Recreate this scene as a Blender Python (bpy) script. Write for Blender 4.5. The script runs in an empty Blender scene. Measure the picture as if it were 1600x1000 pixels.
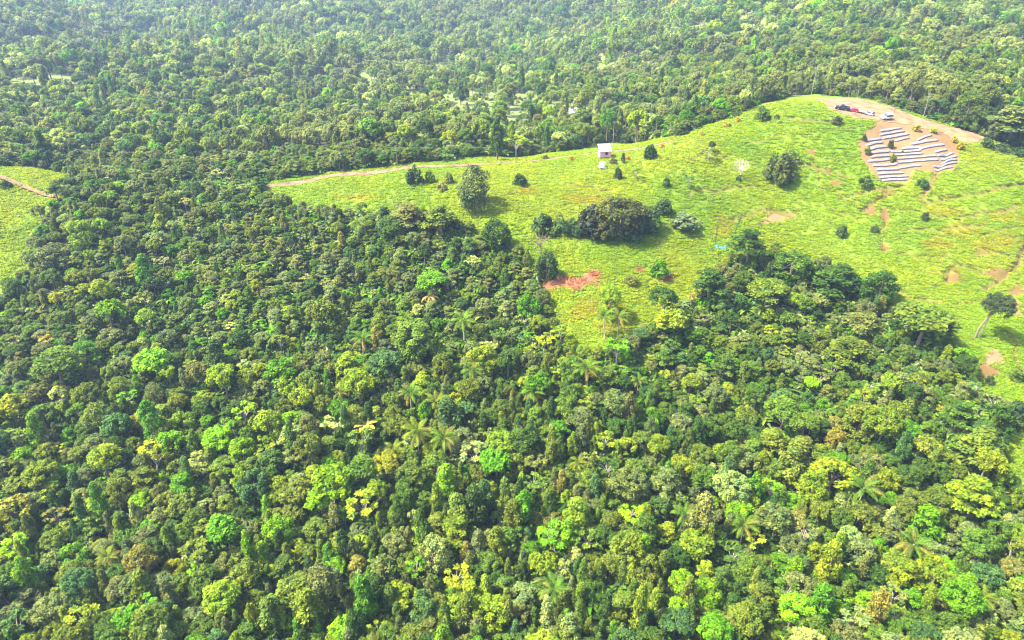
import bpy, math, random
import numpy as np
from mathutils import Vector, Matrix

random.seed(7)
RNG = np.random.default_rng(7)
SC = bpy.context.scene
COL = SC.collection
PI = math.pi
R_ = math.radians

# ------------------------------------------------------------------ camera
CAM_H = 100.0
PITCH = R_(28.0)
FPX = 1081.0            # focal length in pixels of the 1600 px wide photograph
cam_d = bpy.data.cameras.new('camera')
cam_d.sensor_width = 36.0
cam_d.lens = FPX / 1600.0 * 36.0
cam_d.clip_start = 1.0
cam_d.clip_end = 20000.0
cam = bpy.data.objects.new('camera', cam_d)
COL.objects.link(cam)
cam.location = (0, 0, CAM_H)
cam.rotation_euler = (PI / 2 - PITCH, 0, 0)
SC.camera = cam

# ------------------------------------------------------------------ sky, sun, exposure
SUN_EL, SUN_AZ = R_(55.0), R_(-97.0)     # azimuth from +Y, clockwise (negative = to the left)
world = bpy.data.worlds.new('World')
SC.world = world
world.use_nodes = True
nt = world.node_tree
nt.nodes.clear()
sky = nt.nodes.new('ShaderNodeTexSky')
sky.sky_type = 'NISHITA'
sky.sun_disc = False
sky.sun_elevation = SUN_EL
sky.sun_rotation = SUN_AZ
sky.dust_density = 3.5      # white tropical haze
sky.air_density = 0.8
bg = nt.nodes.new('ShaderNodeBackground')
bg.inputs['Strength'].default_value = 0.135
wo = nt.nodes.new('ShaderNodeOutputWorld')
nt.links.new(sky.outputs[0], bg.inputs['Color'])
nt.links.new(bg.outputs[0], wo.inputs['Surface'])

sun_d = bpy.data.lights.new('sun', 'SUN')
sun_d.energy = 4.3
sun_d.angle = R_(0.6)
sun_d.color = (1.0, 0.945, 0.80)
sun = bpy.data.objects.new('sun', sun_d)
COL.objects.link(sun)
sv = Vector((math.sin(SUN_AZ) * math.cos(SUN_EL), math.cos(SUN_AZ) * math.cos(SUN_EL), math.sin(SUN_EL)))
sun.rotation_euler = sv.to_track_quat('Z', 'Y').to_euler()
sun.location = sv * 400

SC.view_settings.view_transform = 'Standard'
SC.view_settings.look = 'None'
SC.view_settings.exposure = 2.2
SC.view_settings.gamma = 1.0
SC.view_settings.use_curve_mapping = False

SC.cycles.use_denoising = True
SC.cycles.filter_width = 1.1
# light transport: foliage and thin haze need few bounces
SC.cycles.max_bounces = 6
SC.cycles.diffuse_bounces = 4
SC.cycles.glossy_bounces = 2
SC.cycles.transmission_bounces = 3
SC.cycles.volume_bounces = 1
SC.cycles.transparent_max_bounces = 8

# ------------------------------------------------------------------ small maths
def hash2(ix, iy, seed):
    h = (ix.astype(np.int64) * 374761393 + iy.astype(np.int64) * 668265263 + seed * 974711) & 0x7fffffff
    h = ((h ^ (h >> 13)) * 1274126177) & 0x7fffffff
    return ((h ^ (h >> 16)) & 0xffff) / 65535.0

def vnoise(x, y, scale, seed=0):
    x = np.asarray(x, float) / scale; y = np.asarray(y, float) / scale
    ix = np.floor(x); iy = np.floor(y)
    fx = x - ix; fy = y - iy
    fx = fx * fx * (3 - 2 * fx); fy = fy * fy * (3 - 2 * fy)
    a = hash2(ix, iy, seed); b = hash2(ix + 1, iy, seed)
    c = hash2(ix, iy + 1, seed); d = hash2(ix + 1, iy + 1, seed)
    return (a * (1 - fx) + b * fx) * (1 - fy) + (c * (1 - fx) + d * fx) * fy

def fbm(x, y, scale, seed=0, octv=3):
    s = 0; amp = 1.0; tot = 0
    for k in range(octv):
        s = s + amp * vnoise(x, y, scale / 2 ** k, seed + 17 * k)
        tot += amp; amp *= 0.5
    return s / tot

CP, SP = math.cos(PITCH), math.sin(PITCH)
def pix_dir(px, py):
    u = (np.asarray(px, float) - 800.0) / FPX
    v = (500.0 - np.asarray(py, float)) / FPX
    # camera axes: right = X, forward = (0,CP,-SP), up = (0,SP,CP)
    return np.stack([u, CP + v * SP, -SP + v * CP], -1)

def project(P):
    P = np.asarray(P, float)
    X = P[..., 0]; Y = P[..., 1]; Z = P[..., 2] - CAM_H
    depth = Y * CP - Z * SP
    up = Y * SP + Z * CP
    return 800 + FPX * X / depth, 500 - FPX * up / depth, depth

# ------------------------------------------------------------------ the lie of the land
# (photo column, photo row, ground distance, height of the canopy standing there)
CTRL = [
    (0, 1000, 75, 6), (400, 1000, 76, 6), (800, 1000, 77, 6), (1200, 1000, 76, 6), (1600, 1000, 73, 6),
    (0, 1300, 44, 6), (800, 1300, 45, 6), (1600, 1300, 44, 6), (0, 1900, 18, 6), (800, 1900, 18, 6), (1600, 1900, 18, 6),
    (-300, 1000, 75, 6), (1900, 1000, 72, 6),
    (0, 850, 97, 6), (400, 850, 97, 6), (800, 850, 98, 6), (1200, 850, 97, 6), (1600, 850, 94, 5),
    (0, 700, 120, 6), (400, 700, 119, 6), (800, 700, 119, 6), (1200, 700, 119, 6), (1590, 720, 113, 1),
    (0, 600, 138, 6), (400, 600, 137, 6), (800, 600, 137, 6), (1200, 600, 137, 6), (1590, 600, 137, 0),
    (0, 500, 160, 5), (400, 500, 158, 5), (800, 500, 158, 5), (1200, 500, 159, 6), (1550, 500, 159, 0),
    (0, 400, 183, 0), (300, 400, 181, 5), (600, 400, 180, 5), (890, 437, 172, 0), (930, 480, 162, 0), (1150, 420, 180, 3),
    (1450, 400, 184, 0), (1595, 400, 183, 0),
    (60, 300, 212, 0), (300, 330, 202, 5), (560, 330, 203, 3), (900, 310, 208, 0), (1080, 320, 206, 0), (1300, 310, 212, 0), (1590, 300, 210, 0),
    (0, 262, 222, 0), (250, 285, 217, 2), (430, 288, 221, 0), (620, 266, 226, 0), (800, 255, 230, 0), (945, 241, 235, 0), (1080, 211, 240, 0),
    (1215, 255, 226, 0), (1250, 157, 252, 0), (1350, 178, 247, 0), (1400, 240, 230, 0), (1440, 190, 245, 0), (1530, 215, 240, 0), (1600, 236, 234, 0),
    (1800, 290, 220, 0), (1800, 450, 180, 0), (1800, 700, 120, 2), (-200, 260, 220, 0), (-200, 420, 180, 2), (-200, 700, 119, 6),
    # behind the ridge
    (100, 225, 262, 8), (100, 190, 300, 8), (100, 150, 365, 8), (100, 100, 470, 8), (100, 55, 600, 8),
    (350, 215, 275, 8), (350, 150, 380, 8), (350, 100, 490, 8), (350, 50, 640, 8), (350, 8, 850, 8),
    (560, 195, 285, 8), (560, 150, 395, 7), (560, 95, 520, 8), (560, 50, 680, 8), (560, 0, 930, 8),
    (720, 168, 360, 0), (720, 145, 405, 0), (800, 215, 262, 8), (860, 190, 325, 0), (890, 182, 345, 0), (800, 100, 500, 8), (880, 62, 600, 8), (850, 0, 900, 8),
    (1000, 195, 275, 8), (1000, 150, 340, 8), (1100, 150, 305, 8), (1100, 100, 400, 8), (1100, 50, 540, 8), (1100, 0, 720, 8),
    (1280, 130, 272, 8), (1300, 100, 330, 8), (1300, 50, 430, 8), (1300, 0, 580, 8),
    (1450, 150, 262, 6), (1500, 100, 315, 8), (1500, 50, 400, 8), (1500, 0, 510, 8), (1700, 100, 315, 8), (1700, 0, 500, 8), (-200, 150, 370, 8), (-200, 60, 600, 8),
    (80, 28, 740, 8), (80, 20, 1250, 8), (80, 5, 1500, 8), (80, -60, 2000, 8), (300, -10, 1100, 8), (300, -70, 1800, 8),
    (560, -60, 1500, 8), (850, -60, 1500, 8), (1100, -60, 1200, 8), (1300, -60, 900, 8), (1500, -60, 760, 8), (-200, 20, 1300, 8), (-200, -60, 2000, 8), (1700, -60, 760, 8),
]
FARZ = [(-1.0, 4200, 330), (-0.5, 4200, 330), (0, 4200, 330), (0.5, 4200, 350), (1.0, 4200, 350)]

def warp(X, Y):
    r = np.hypot(X, Y)
    a = np.arctan2(X, Y)
    lim = R_(58)
    b = np.abs(a)
    b = np.where(b > lim, lim - (b - lim) * 0.475, b)     # folds behind the camera, no seam
    return np.stack([np.sign(a) * b * 1.6, np.log(np.maximum(r, 8.0))], -1)

cx, cz = [], []
for px, py, Yd, h in CTRL:
    d = pix_dir(px, py); t = Yd / d[1]
    cx.append((d[0] * t, Yd)); cz.append(CAM_H + d[2] * t - h)
for a, r, z in FARZ:
    cx.append((math.sin(a) * r, math.cos(a) * r)); cz.append(z)
cx = np.array(cx); cz = np.array(cz)
_c = warp(cx[:, 0], cx[:, 1])
def _phi(d2):
    return 0.5 * d2 * np.log(d2 + 1e-9)
_n = len(_c)
_D = ((_c[:, None] - _c[None]) ** 2).sum(-1)
_A = np.zeros((_n + 3, _n + 3))
_A[:_n, :_n] = _phi(_D) + np.eye(_n) * 0.004
_A[:_n, _n] = 1; _A[:_n, _n + 1:] = _c
_A[_n, :_n] = 1; _A[_n + 1:, :_n] = _c.T
_w = np.linalg.solve(_A, np.concatenate([cz, np.zeros(3)]))

def base_height(X, Y):
    X = np.asarray(X, float); Y = np.asarray(Y, float)
    sh = X.shape
    p = warp(X.ravel(), Y.ravel())
    out = np.empty(len(p))
    for i in range(0, len(p), 20000):
        q = p[i:i + 20000]
        d2 = ((q[:, None, 0] - _c[None, :, 0]) ** 2 + (q[:, None, 1] - _c[None, :, 1]) ** 2)
        out[i:i + 20000] = _phi(d2) @ _w[:_n] + _w[_n] + q @ _w[_n + 1:]
    return out.reshape(sh)

GROOVES = []          # filled below: (segments, depth, width)
def seg_dist(X, Y, pts):
    d = np.full(X.shape, 1e9)
    for (x0, y0), (x1, y1) in zip(pts[:-1], pts[1:]):
        dx, dy = x1 - x0, y1 - y0
        L2 = dx * dx + dy * dy + 1e-9
        t = np.clip(((X - x0) * dx + (Y - y0) * dy) / L2, 0, 1)
        d = np.minimum(d, np.hypot(X - x0 - t * dx, Y - y0 - t * dy))
    return d

def height(X, Y):
    X = np.asarray(X, float); Y = np.asarray(Y, float)
    z = base_height(X, Y)
    r = np.hypot(X, Y)
    z = z + (fbm(X, Y, 14, 3) - 0.5) * 1.5 * np.clip(r / 200, 0, 1) + (fbm(X, Y, 3.2, 9, 2) - 0.5) * 0.20
    z = z + ((fbm(X, Y, 90, 31, 2) - 0.5) * 34 + (fbm(X, Y, 230, 37, 2) - 0.5) * 55) * np.clip((r - 340) / 420, 0, 1)
    for pts, dep, w, warpamp in GROOVES:
        bx0 = min(p[0] for p in pts) - 4 * w; bx1 = max(p[0] for p in pts) + 4 * w
        by0 = min(p[1] for p in pts) - 4 * w; by1 = max(p[1] for p in pts) + 4 * w
        m = (X > bx0) & (X < bx1) & (Y > by0) & (Y < by1)
        if m.any():
            d = seg_dist(X[m], Y[m], pts)
            z[m] -= dep * np.exp(-(d / w) ** 2)
    return z

_T = np.concatenate([np.linspace(40, 320, 900), np.geomspace(321, 4500, 500)])
def ground(px, py, h=0.0):
    """where the line of sight of a photo pixel meets the land (raised by h)"""
    px = np.atleast_1d(np.asarray(px, float)); py = np.atleast_1d(np.asarray(py, float)); h = np.broadcast_to(h, px.shape)
    out = np.zeros((len(px), 2))
    for i in range(len(px)):
        d = pix_dir(px[i], py[i])
        t = _T / d[1] if abs(d[1]) > 1e-6 else _T
        X = d[0] * t; Y = d[1] * t; Z = CAM_H + d[2] * t
        g = base_height(X, Y) + h[i]
        k = np.argmax(Z < g)
        if not (Z < g).any():
            k = len(t) - 1
        if k > 0:
            a = Z[k - 1] - g[k - 1]; b = Z[k] - g[k]
            f = a / (a - b + 1e-9)
            tt = t[k - 1] + f * (t[k] - t[k - 1])
        else:
            tt = t[k]
        out[i] = (d[0] * tt, d[1] * tt)
    return out
def gpt(px, py, h=0.0):
    x, y = ground(px, py, h)[0]
    return float(x), float(y)
def gz(x, y):
    return float(height(np.array([x]), np.array([y]))[0])
def gline(pts, h=0.0):
    return [tuple(p) for p in ground([p[0] for p in pts], [p[1] for p in pts], h)]

def inside(X, Y, poly):
    X = np.asarray(X); Y = np.asarray(Y)
    res = np.zeros(X.shape, bool)
    n = len(poly)
    j = n - 1
    for i in range(n):
        xi, yi = poly[i]; xj, yj = poly[j]
        c = ((yi > Y) != (yj > Y)) & (X < (xj - xi) * (Y - yi) / (yj - yi + 1e-12) + xi)
        res ^= c
        j = i
    return res

def gpoly(pts):
    return [tuple(p) for p in ground([p[0] for p in pts], [p[1] for p in pts], [p[2] if len(p) > 2 else 0 for p in pts])]

MEADOW = gpoly([(395, 302, 3), (420, 284), (500, 271), (620, 257), (700, 251), (800, 246), (880, 238), (930, 226), (960, 222), (1000, 224), (1060, 213), (1110, 194),
                (1160, 177), (1200, 160), (1240, 149), (1290, 147), (1360, 156), (1400, 168), (1450, 183), (1500, 201), (1540, 216), (1600, 236), (1750, 270),
                (1800, 800, 2), (1640, 800, 3), (1590, 740, 4), (1562, 690, 4), (1575, 650, 4), (1540, 600, 4), (1505, 552, 4), (1490, 515, 4), (1440, 470, 5), (1398, 462, 6),
                (1385, 430, 6), (1330, 400, 6), (1260, 382, 6), (1205, 364, 6), (1155, 372, 6), (1135, 395, 6), (1095, 430, 6), (1035, 468, 6), (1005, 500, 5), (955, 525, 5),
                (905, 535, 5), (878, 510, 5), (858, 480, 5), (850, 440, 5), (840, 405, 5), (800, 375, 5), (750, 352, 5), (705, 322, 5), (640, 318, 4), (560, 320, 4), (480, 312, 3)])
FIELD = gpoly([(-160, 225), (0, 258), (50, 261), (112, 272), (106, 292, 1), (85, 312, 2), (62, 340, 3), (52, 370, 3), (42, 400, 4), (0, 440, 4), (-160, 470, 4)])
CLEARING = gpoly([(630, 140), (700, 128), (790, 132), (860, 148), (915, 164), (935, 186), (900, 206), (840, 212), (770, 206), (700, 186), (640, 170)])
ROADTREES = gpoly([(200, 292), (300, 300), (395, 300), (420, 292), (400, 283), (300, 284)])

ROAD = gline([(405, 294), (450, 286), (520, 275), (600, 267), (680, 260), (760, 256), (830, 253), (880, 247), (925, 240), (1000, 231), (1050, 220)])
TRACK = gline([(1050, 220), (1100, 203), (1160, 183), (1200, 167), (1245, 156), (1285, 154)])
PAD = gpoly([(1272, 155), (1310, 152), (1345, 156), (1400, 169), (1440, 182), (1490, 198), (1530, 209), (1545, 217), (1530, 226), (1500, 222), (1478, 213), (1450, 204), (1420, 196), (1400, 192), (1375, 192), (1345, 187), (1310, 178), (1290, 168)])
PLOT = gpoly([(1366, 196), (1372, 188), (1405, 188), (1440, 194), (1480, 210), (1500, 226), (1500, 250), (1492, 266), (1450, 268), (1430, 266), (1420, 284), (1380, 287), (1362, 272), (1345, 250), (1340, 225), (1350, 208)])
LPATH = gline([(-60, 255), (0, 276), (30, 287), (60, 300), (85, 308)])

GROOVES += [
    (gline([(1478, 438), (1484, 420), (1495, 411), (1520, 417), (1548, 428), (1562, 434)]), 1.1, 0.7, 0),
    (gline([(1540, 450), (1570, 432), (1590, 412), (1600, 385), (1606, 360)]), 1.0, 0.7, 0),
    (gline([(1445, 317), (1490, 308), (1540, 300), (1600, 286), (1660, 272)]), 0.9, 0.7, 0),
    (gline([(1525, 390), (1545, 392), (1575, 402)]), 0.8, 0.6, 0),
    (gline([(1232, 184), (1262, 187), (1300, 190)]), 0.8, 0.6, 0),
    (gline([(1335, 305), (1365, 297), (1385, 294), (1410, 290)]), 0.7, 0.6, 0),
    (gline([(1345, 330), (1355, 325), (1372, 312), (1385, 305)]), 0.9, 0.7, 0),
    (gline([(1383, 330), (1384, 350), (1376, 360)]), 0.7, 0.6, 0),
    (gline([(1380, 378), (1384, 388)]), 1.0, 0.9, 0),
    (gline([(1190, 326), (1215, 331), (1240, 338)]), 0.8, 0.7, 0),
    (gline([(1480, 240), (1455, 285), (1440, 310)]), 0.6, 0.9, 0),
    (gline([(0, 277), (30, 288), (60, 301), (90, 311)]), 0.5, 0.7, 0),
]

_tr = random.Random(5)
for (px0, py0, px1, py1) in [(1400, 330, 1500, 345), (1420, 360, 1540, 352), (1400, 395, 1480, 400), (1440, 420, 1475, 425), (1500, 340, 1590, 326), (1530, 365, 1620, 350), (1400, 455, 1470, 470), (1280, 320, 1350, 345), (1240, 260, 1330, 275),
                             (1270, 240, 1290, 300), (1300, 300, 1345, 320), (1060, 250, 1150, 240), (1080, 300, 1180, 290), (880, 290, 960, 300), (1160, 225, 1230, 205), (1560, 470, 1600, 500), (1490, 475, 1560, 470), (1575, 520, 1600, 600), (1545, 330, 1600, 320), (1180, 330, 1140, 345)]:
    k_ = 5
    GROOVES.append((gline([(px0 + (px1 - px0) * f / k_ + _tr.gauss(0, 3), py0 + (py1 - py0) * f / k_ + _tr.gauss(0, 2.2)) for f in range(k_ + 1)]), _tr.uniform(.3, .6), _tr.uniform(.3, .5), 0))
# bare-earth and dry patches: (centre col, row, half-width px, half-height px, kind)
SOILS = [(1215, 340, 28, 9, 'pale'), (1195, 348, 14, 6, 'pale'), (1305, 287, 16, 6, 'earth'), (1292, 268, 8, 14, 'earth'), (1268, 238, 12, 6, 'earth'), (1390, 300, 20, 6, 'earth'),
         (1360, 328, 10, 8, 'earth'), (1383, 335, 8, 12, 'earth'), (1382, 388, 8, 6, 'earth'), (1366, 357, 8, 5, 'earth'),
         (1490, 432, 14, 12, 'earth'), (1555, 425, 26, 7, 'earth'), (1585, 455, 14, 10, 'earth'), (1540, 580, 22, 14, 'earth'), (1555, 560, 20, 12, 'pale'), (1535, 395, 14, 5, 'earth'),
         (1585, 480, 14, 14, 'pale'), (1470, 330, 40, 10, 'dry'), (1500, 360, 30, 14, 'dry'), (1570, 340, 40, 10, 'dry'), (1465, 380, 25, 12, 'dry'), (1555, 380, 40, 16, 'dry'),
         (888, 438, 56, 13, 'red'), (925, 428, 16, 9, 'red'), (1040, 434, 14, 8, 'red'), (1000, 421, 12, 6, 'red'), (1005, 366, 10, 4, 'red'), (820, 300, 30, 8, 'dry'),
         (930, 480, 50, 18, 'dry'), (960, 505, 30, 14, 'dry'), (1150, 405, 40, 10, 'dry'), (1130, 350, 20, 20, 'dry'), (910, 310, 60, 8, 'dry'), (560, 310, 40, 8, 'dry'),
         (300, 295, 14, 5, 'red'), (350, 305, 16, 5, 'pale'), (830, 237, 12, 4, 'red'), (1480, 205, 40, 8, 'earth'), (1590, 890, 12, 14, 'red'), (1596, 920, 10, 10, 'red')]
PAL = {'pale': (0.215, 0.130, 0.070), 'earth': (0.140, 0.080, 0.028), 'red': (0.200, 0.082, 0.048), 'dry': (0.175, 0.160, 0.014)}
def ellipse_world(px, py, a, b):
    c = gpt(px, py)
    ex = gpt(px + a, py); ey = gpt(px, py - b); ey2 = gpt(px, py + b)
    return c, (ex[0] - c[0], ex[1] - c[1]), ((ey[0] - ey2[0]) / 2, (ey[1] - ey2[1]) / 2)
SOILW = [(ellipse_world(a, b, c, d), k) for a, b, c, d, k in SOILS]

def far_open(X, Y):
    """scrubby openings in the far woods"""
    return np.clip((fbm(X, Y, 70, 321, 2) - 0.66) * 9, 0, 1) * (np.hypot(X, Y) > 330)
G_YEL = np.array((0.152, 0.205, 0.009)); G_LIME = np.array((0.124, 0.205, 0.009)); G_DEEP = np.array((0.094, 0.178, 0.010)); G_PALE = np.array((0.150, 0.208, 0.026))
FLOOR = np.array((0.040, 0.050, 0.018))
def land_color(X, Y):
    """the colour the ground itself has, and how bare it is"""
    X = np.asarray(X, float); Y = np.asarray(Y, float)
    n1 = fbm(X, Y, 26, 41)[..., None]; n2 = fbm(X, Y, 7, 55)[..., None]; n3 = fbm(X, Y, 16, 77)[..., None]
    c = G_LIME + (G_YEL - G_LIME) * np.clip((n1 - 0.36) * 3, 0, 1)
    c = c + (G_DEEP - c) * np.clip((n3 - 0.45) * 2.6, 0, 0.75)
    n4 = fbm(X, Y, 2.2, 66, 2)[..., None]
    c = c + (G_PALE - c) * np.clip((n2 - 0.5) * 2, 0, 0.35)
    c = c * (0.91 + 0.18 * n4)
    bare = np.zeros(X.shape)
    open_ = inside(X, Y, MEADOW) | inside(X, Y, FIELD) | inside(X, Y, CLEARING)
    wob = (fbm(X, Y, 2.6, 91) - 0.5) * 1.1 + (fbm(X, Y, 7, 92) - 0.5) * 0.7
    for (cc, e1, e2), kind in SOILW:
        det = e1[0] * e2[1] - e1[1] * e2[0]
        dx = X - cc[0]; dy = Y - cc[1]
        u = (dx * e2[1] - dy * e2[0]) / det
        v = (-dx * e1[1] + dy * e1[0]) / det
        q = np.sqrt(u * u + v * v) + wob
        m = np.clip((1.0 - q) * 2.2, 0, 1)
        amt = {'dry': 0.6, 'red': 0.95, 'pale': 0.95, 'earth': 0.95}[kind]
        c = c + (np.array(PAL[kind]) - c) * (m * amt)[..., None]
        if kind in ('pale', 'earth'):
            bare = np.maximum(bare, m)
        elif kind == 'red':
            bare = np.maximum(bare, m * 0.62)
    for pts, dep, w, _ in GROOVES:
        bx0 = min(p[0] for p in pts) - 6; bx1 = max(p[0] for p in pts) + 6
        by0 = min(p[1] for p in pts) - 6; by1 = max(p[1] for p in pts) + 6
        mm = (X > bx0) & (X < bx1) & (Y > by0) & (Y < by1)
        if mm.any():
            d = seg_dist(X[mm], Y[mm], pts)
            m = np.clip(1.25 - d / (w * 1.35) + wob[mm] * 0.5, 0, 1)
            c[mm] = c[mm] + (np.array((0.120, 0.075, 0.026)) - c[mm]) * (m * 0.9)[..., None]
            bare[mm] = np.maximum(bare[mm], m)
    cl = inside(X, Y, CLEARING)
    c[cl] = np.array((0.135, 0.165, 0.045)) * (0.6 + 0.8 * n2[cl])
    pl = inside(X, Y, PLOT)
    c[pl] = np.array((0.180, 0.112, 0.050)) * (0.7 + 0.6 * n2[pl])
    bare[pl] = 1.0
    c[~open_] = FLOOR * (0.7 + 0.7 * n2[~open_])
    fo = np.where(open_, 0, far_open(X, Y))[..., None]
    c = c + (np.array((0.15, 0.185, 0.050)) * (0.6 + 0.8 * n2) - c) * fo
    return c, bare, open_

# ------------------------------------------------------------------ mesh helpers
def new_mesh(name, V, F, mats, tone=None, colors=None, fmat=None, smooth=False):
    V = np.asarray(V, np.float32); 
    me = bpy.data.meshes.new(name)
    if isinstance(F, np.ndarray):
        n, k = F.shape
        me.vertices.add(len(V)); me.vertices.foreach_set('co', V.ravel())
        me.loops.add(n * k); me.loops.foreach_set('vertex_index', F.astype(np.int32).ravel())
        me.polygons.add(n); me.polygons.foreach_set('loop_start', np.arange(0, n * k, k, dtype=np.int32))
        me.update(calc_edges=True)
    else:
        me.from_pydata([tuple(v) for v in V], [], F)
        me.update()
    for m in (mats if isinstance(mats, (list, tuple)) else [mats]):
        me.materials.append(m)
    if fmat is not None:
        me.polygons.foreach_set('material_index', np.asarray(fmat, np.int32))
    if tone is not None:
        a = me.attributes.new('tone', 'FLOAT', 'FACE'); a.data.foreach_set('value', np.asarray(tone, np.float32))
    if colors is not None:
        a = me.attributes.new('land', 'FLOAT_COLOR', 'POINT')
        c4 = np.ones((len(V), 4), np.float32); c4[:, :3] = colors[:, :3]
        if colors.shape[1] == 4: c4[:, 3] = colors[:, 3]
        a.data.foreach_set('color', c4.ravel())
    if smooth:
        me.polygons.foreach_set('use_smooth', np.ones(len(me.polygons), bool))
    return me

def link(name, me, parent=None, loc=None, rot=None, scale=None):
    o = bpy.data.objects.new(name, me)
    COL.objects.link(o)
    if parent is not None: o.parent = parent
    if loc is not None: o.location = loc
    if rot is not None: o.rotation_euler = rot
    if scale is not None: o.scale = (scale,) * 3 if not hasattr(scale, '__len__') else scale
    return o

def tag(o, label=None, cat=None, group=None, kind=None):
    if label: o['label'] = label
    if cat: o['category'] = cat
    if group: o['group'] = group
    if kind: o['kind'] = kind
    return o

class MB:
    """collects boxes, prisms and tubes into one mesh"""
    def __init__(self): self.V = []; self.F = []; self.M = []
    def add(self, V, F, m=0):
        k = len(self.V); self.V += [tuple(v) for v in V]; self.F += [tuple(i + k for i in f) for f in F]; self.M += [m] * len(F)
        return self
    def box(self, c, s, m=0, rz=0.0):
        x, y, z = s[0] / 2, s[1] / 2, s[2] / 2
        V = [(-x, -y, -z), (x, -y, -z), (x, y, -z), (-x, y, -z), (-x, -y, z), (x, -y, z), (x, y, z), (-x, y, z)]
        ca, sa = math.cos(rz), math.sin(rz)
        V = [(c[0] + a * ca - b * sa, c[1] + a * sa + b * ca, c[2] + d) for a, b, d in V]
        return self.add(V, [(0, 3, 2, 1), (4, 5, 6, 7), (0, 1, 5, 4), (1, 2, 6, 5), (2, 3, 7, 6), (3, 0, 4, 7)], m)
    def tube(self, pts, rad, n=6, m=0, cap=True):
        pts = [Vector(p) for p in pts]; V = []; F = []
        for i, p in enumerate(pts):
            t = (pts[min(i + 1, len(pts) - 1)] - pts[max(i - 1, 0)]).normalized()
            a = t.cross(Vector((0.31, 0.95, 0.05))).normalized(); b = t.cross(a)
            r = rad[i] if hasattr(rad, '__len__') else rad
            for k in range(n):
                q = 2 * PI * k / n
                V.append(p + (a * math.cos(q) + b * math.sin(q)) * r)
        for i in range(len(pts) - 1):
            for k in range(n):
                F.append((i * n + k, i * n + (k + 1) % n, (i + 1) * n + (k + 1) % n, (i + 1) * n + k))
        if cap:
            F.append(tuple(range(n - 1, -1, -1))); F.append(tuple(range((len(pts) - 1) * n, len(pts) * n)))
        return self.add(V, F, m)
    def extrude(self, prof, y0, y1, m=0):
        n = len(prof)
        V = [(x, y0, z) for x, z in prof] + [(x, y1, z) for x, z in prof]
        F = [(i, (i + 1) % n, n + (i + 1) % n, n + i) for i in range(n)] + [tuple(range(n - 1, -1, -1)), tuple(range(n, 2 * n))]
        return self.add(V, F, m)
    def mesh(self, name, mats, smooth=False):
        me = bpy.data.meshes.new(name); me.from_pydata(self.V, [], self.F); me.update()
        for mm in (mats if isinstance(mats, (list, tuple)) else [mats]): me.materials.append(mm)
        me.polygons.foreach_set('material_index', np.array(self.M, np.int32))
        if smooth: me.polygons.foreach_set('use_smooth', np.ones(len(me.polygons), bool))
        return me

# ------------------------------------------------------------------ materials
def mat_foliage(name, translucent=0.3, rough=0.5, spec=0.35, spread=0.62):
    m = bpy.data.materials.new(name); m.use_nodes = True
    t = m.node_tree; N = t.nodes; L = t.links; N.clear()
    out = N.new('ShaderNodeOutputMaterial')
    tint = N.new('ShaderNodeAttribute'); tint.attribute_type = 'INSTANCER'; tint.attribute_name = 'tint'
    tone = N.new('ShaderNodeAttribute'); tone.attribute_type = 'GEOMETRY'; tone.attribute_name = 'tone'
    mr = N.new('ShaderNodeMapRange'); mr.inputs['To Min'].default_value = 1 - spread; mr.inputs['To Max'].default_value = 1 + spread
    L.new(tone.outputs['Fac'], mr.inputs['Value'])
    mul = N.new('ShaderNodeVectorMath'); mul.operation = 'SCALE'
    L.new(tint.outputs['Color'], mul.inputs[0]); L.new(mr.outputs[0], mul.inputs['Scale'])
    # a little hue drift between leaves: young ones yellower
    hs = N.new('ShaderNodeHueSaturation')
    mh = N.new('ShaderNodeMapRange'); mh.inputs['To Min'].default_value = 0.512; mh.inputs['To Max'].default_value = 0.484
    L.new(tone.outputs['Fac'], mh.inputs['Value']); L.new(mh.outputs[0], hs.inputs['Hue']); L.new(mul.outputs[0], hs.inputs['Color'])
    tc = N.new('ShaderNodeTexCoord'); nz = N.new('ShaderNodeTexNoise'); nz.inputs['Scale'].default_value = 0.55; nz.inputs['Detail'].default_value = 2
    L.new(tc.outputs['Object'], nz.inputs['Vector'])
    nr = N.new('ShaderNodeMapRange'); nr.inputs['From Min'].default_value = 0.35; nr.inputs['From Max'].default_value = 0.65
    L.new(nz.outputs['Fac'], nr.inputs['Value'])
    mc = N.new('ShaderNodeMix'); mc.data_type = 'RGBA'; mc.blend_type = 'MULTIPLY'; mc.inputs[0].default_value = 1.0
    cr_ = N.new('ShaderNodeMix'); cr_.data_type = 'RGBA'; cr_.inputs[6].default_value = (0.66, 0.82, 1.0, 1); cr_.inputs[7].default_value = (1.28, 1.14, 0.85, 1)
    L.new(nr.outputs[0], cr_.inputs[0]); L.new(hs.outputs[0], mc.inputs[6]); L.new(cr_.outputs[2], mc.inputs[7])
    hs_out = mc.outputs[2]
    p = N.new('ShaderNodeBsdfPrincipled'); p.inputs['Roughness'].default_value = rough
    p.inputs['Specular IOR Level'].default_value = spec
    L.new(hs_out, p.inputs['Base Color'])
    tr = N.new('ShaderNodeBsdfTranslucent')
    sc = N.new('ShaderNodeVectorMath'); sc.operation = 'MULTIPLY'; sc.inputs[1].default_value = (1.35, 1.25, 0.5)
    L.new(hs_out, sc.inputs[0]); L.new(sc.outputs[0], tr.inputs['Color'])
    mx = N.new('ShaderNodeMixShader'); mx.inputs[0].default_value = translucent
    L.new(p.outputs[0], mx.inputs[1]); L.new(tr.outputs[0], mx.inputs[2]); L.new(mx.outputs[0], out.inputs['Surface'])
    return m

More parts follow.
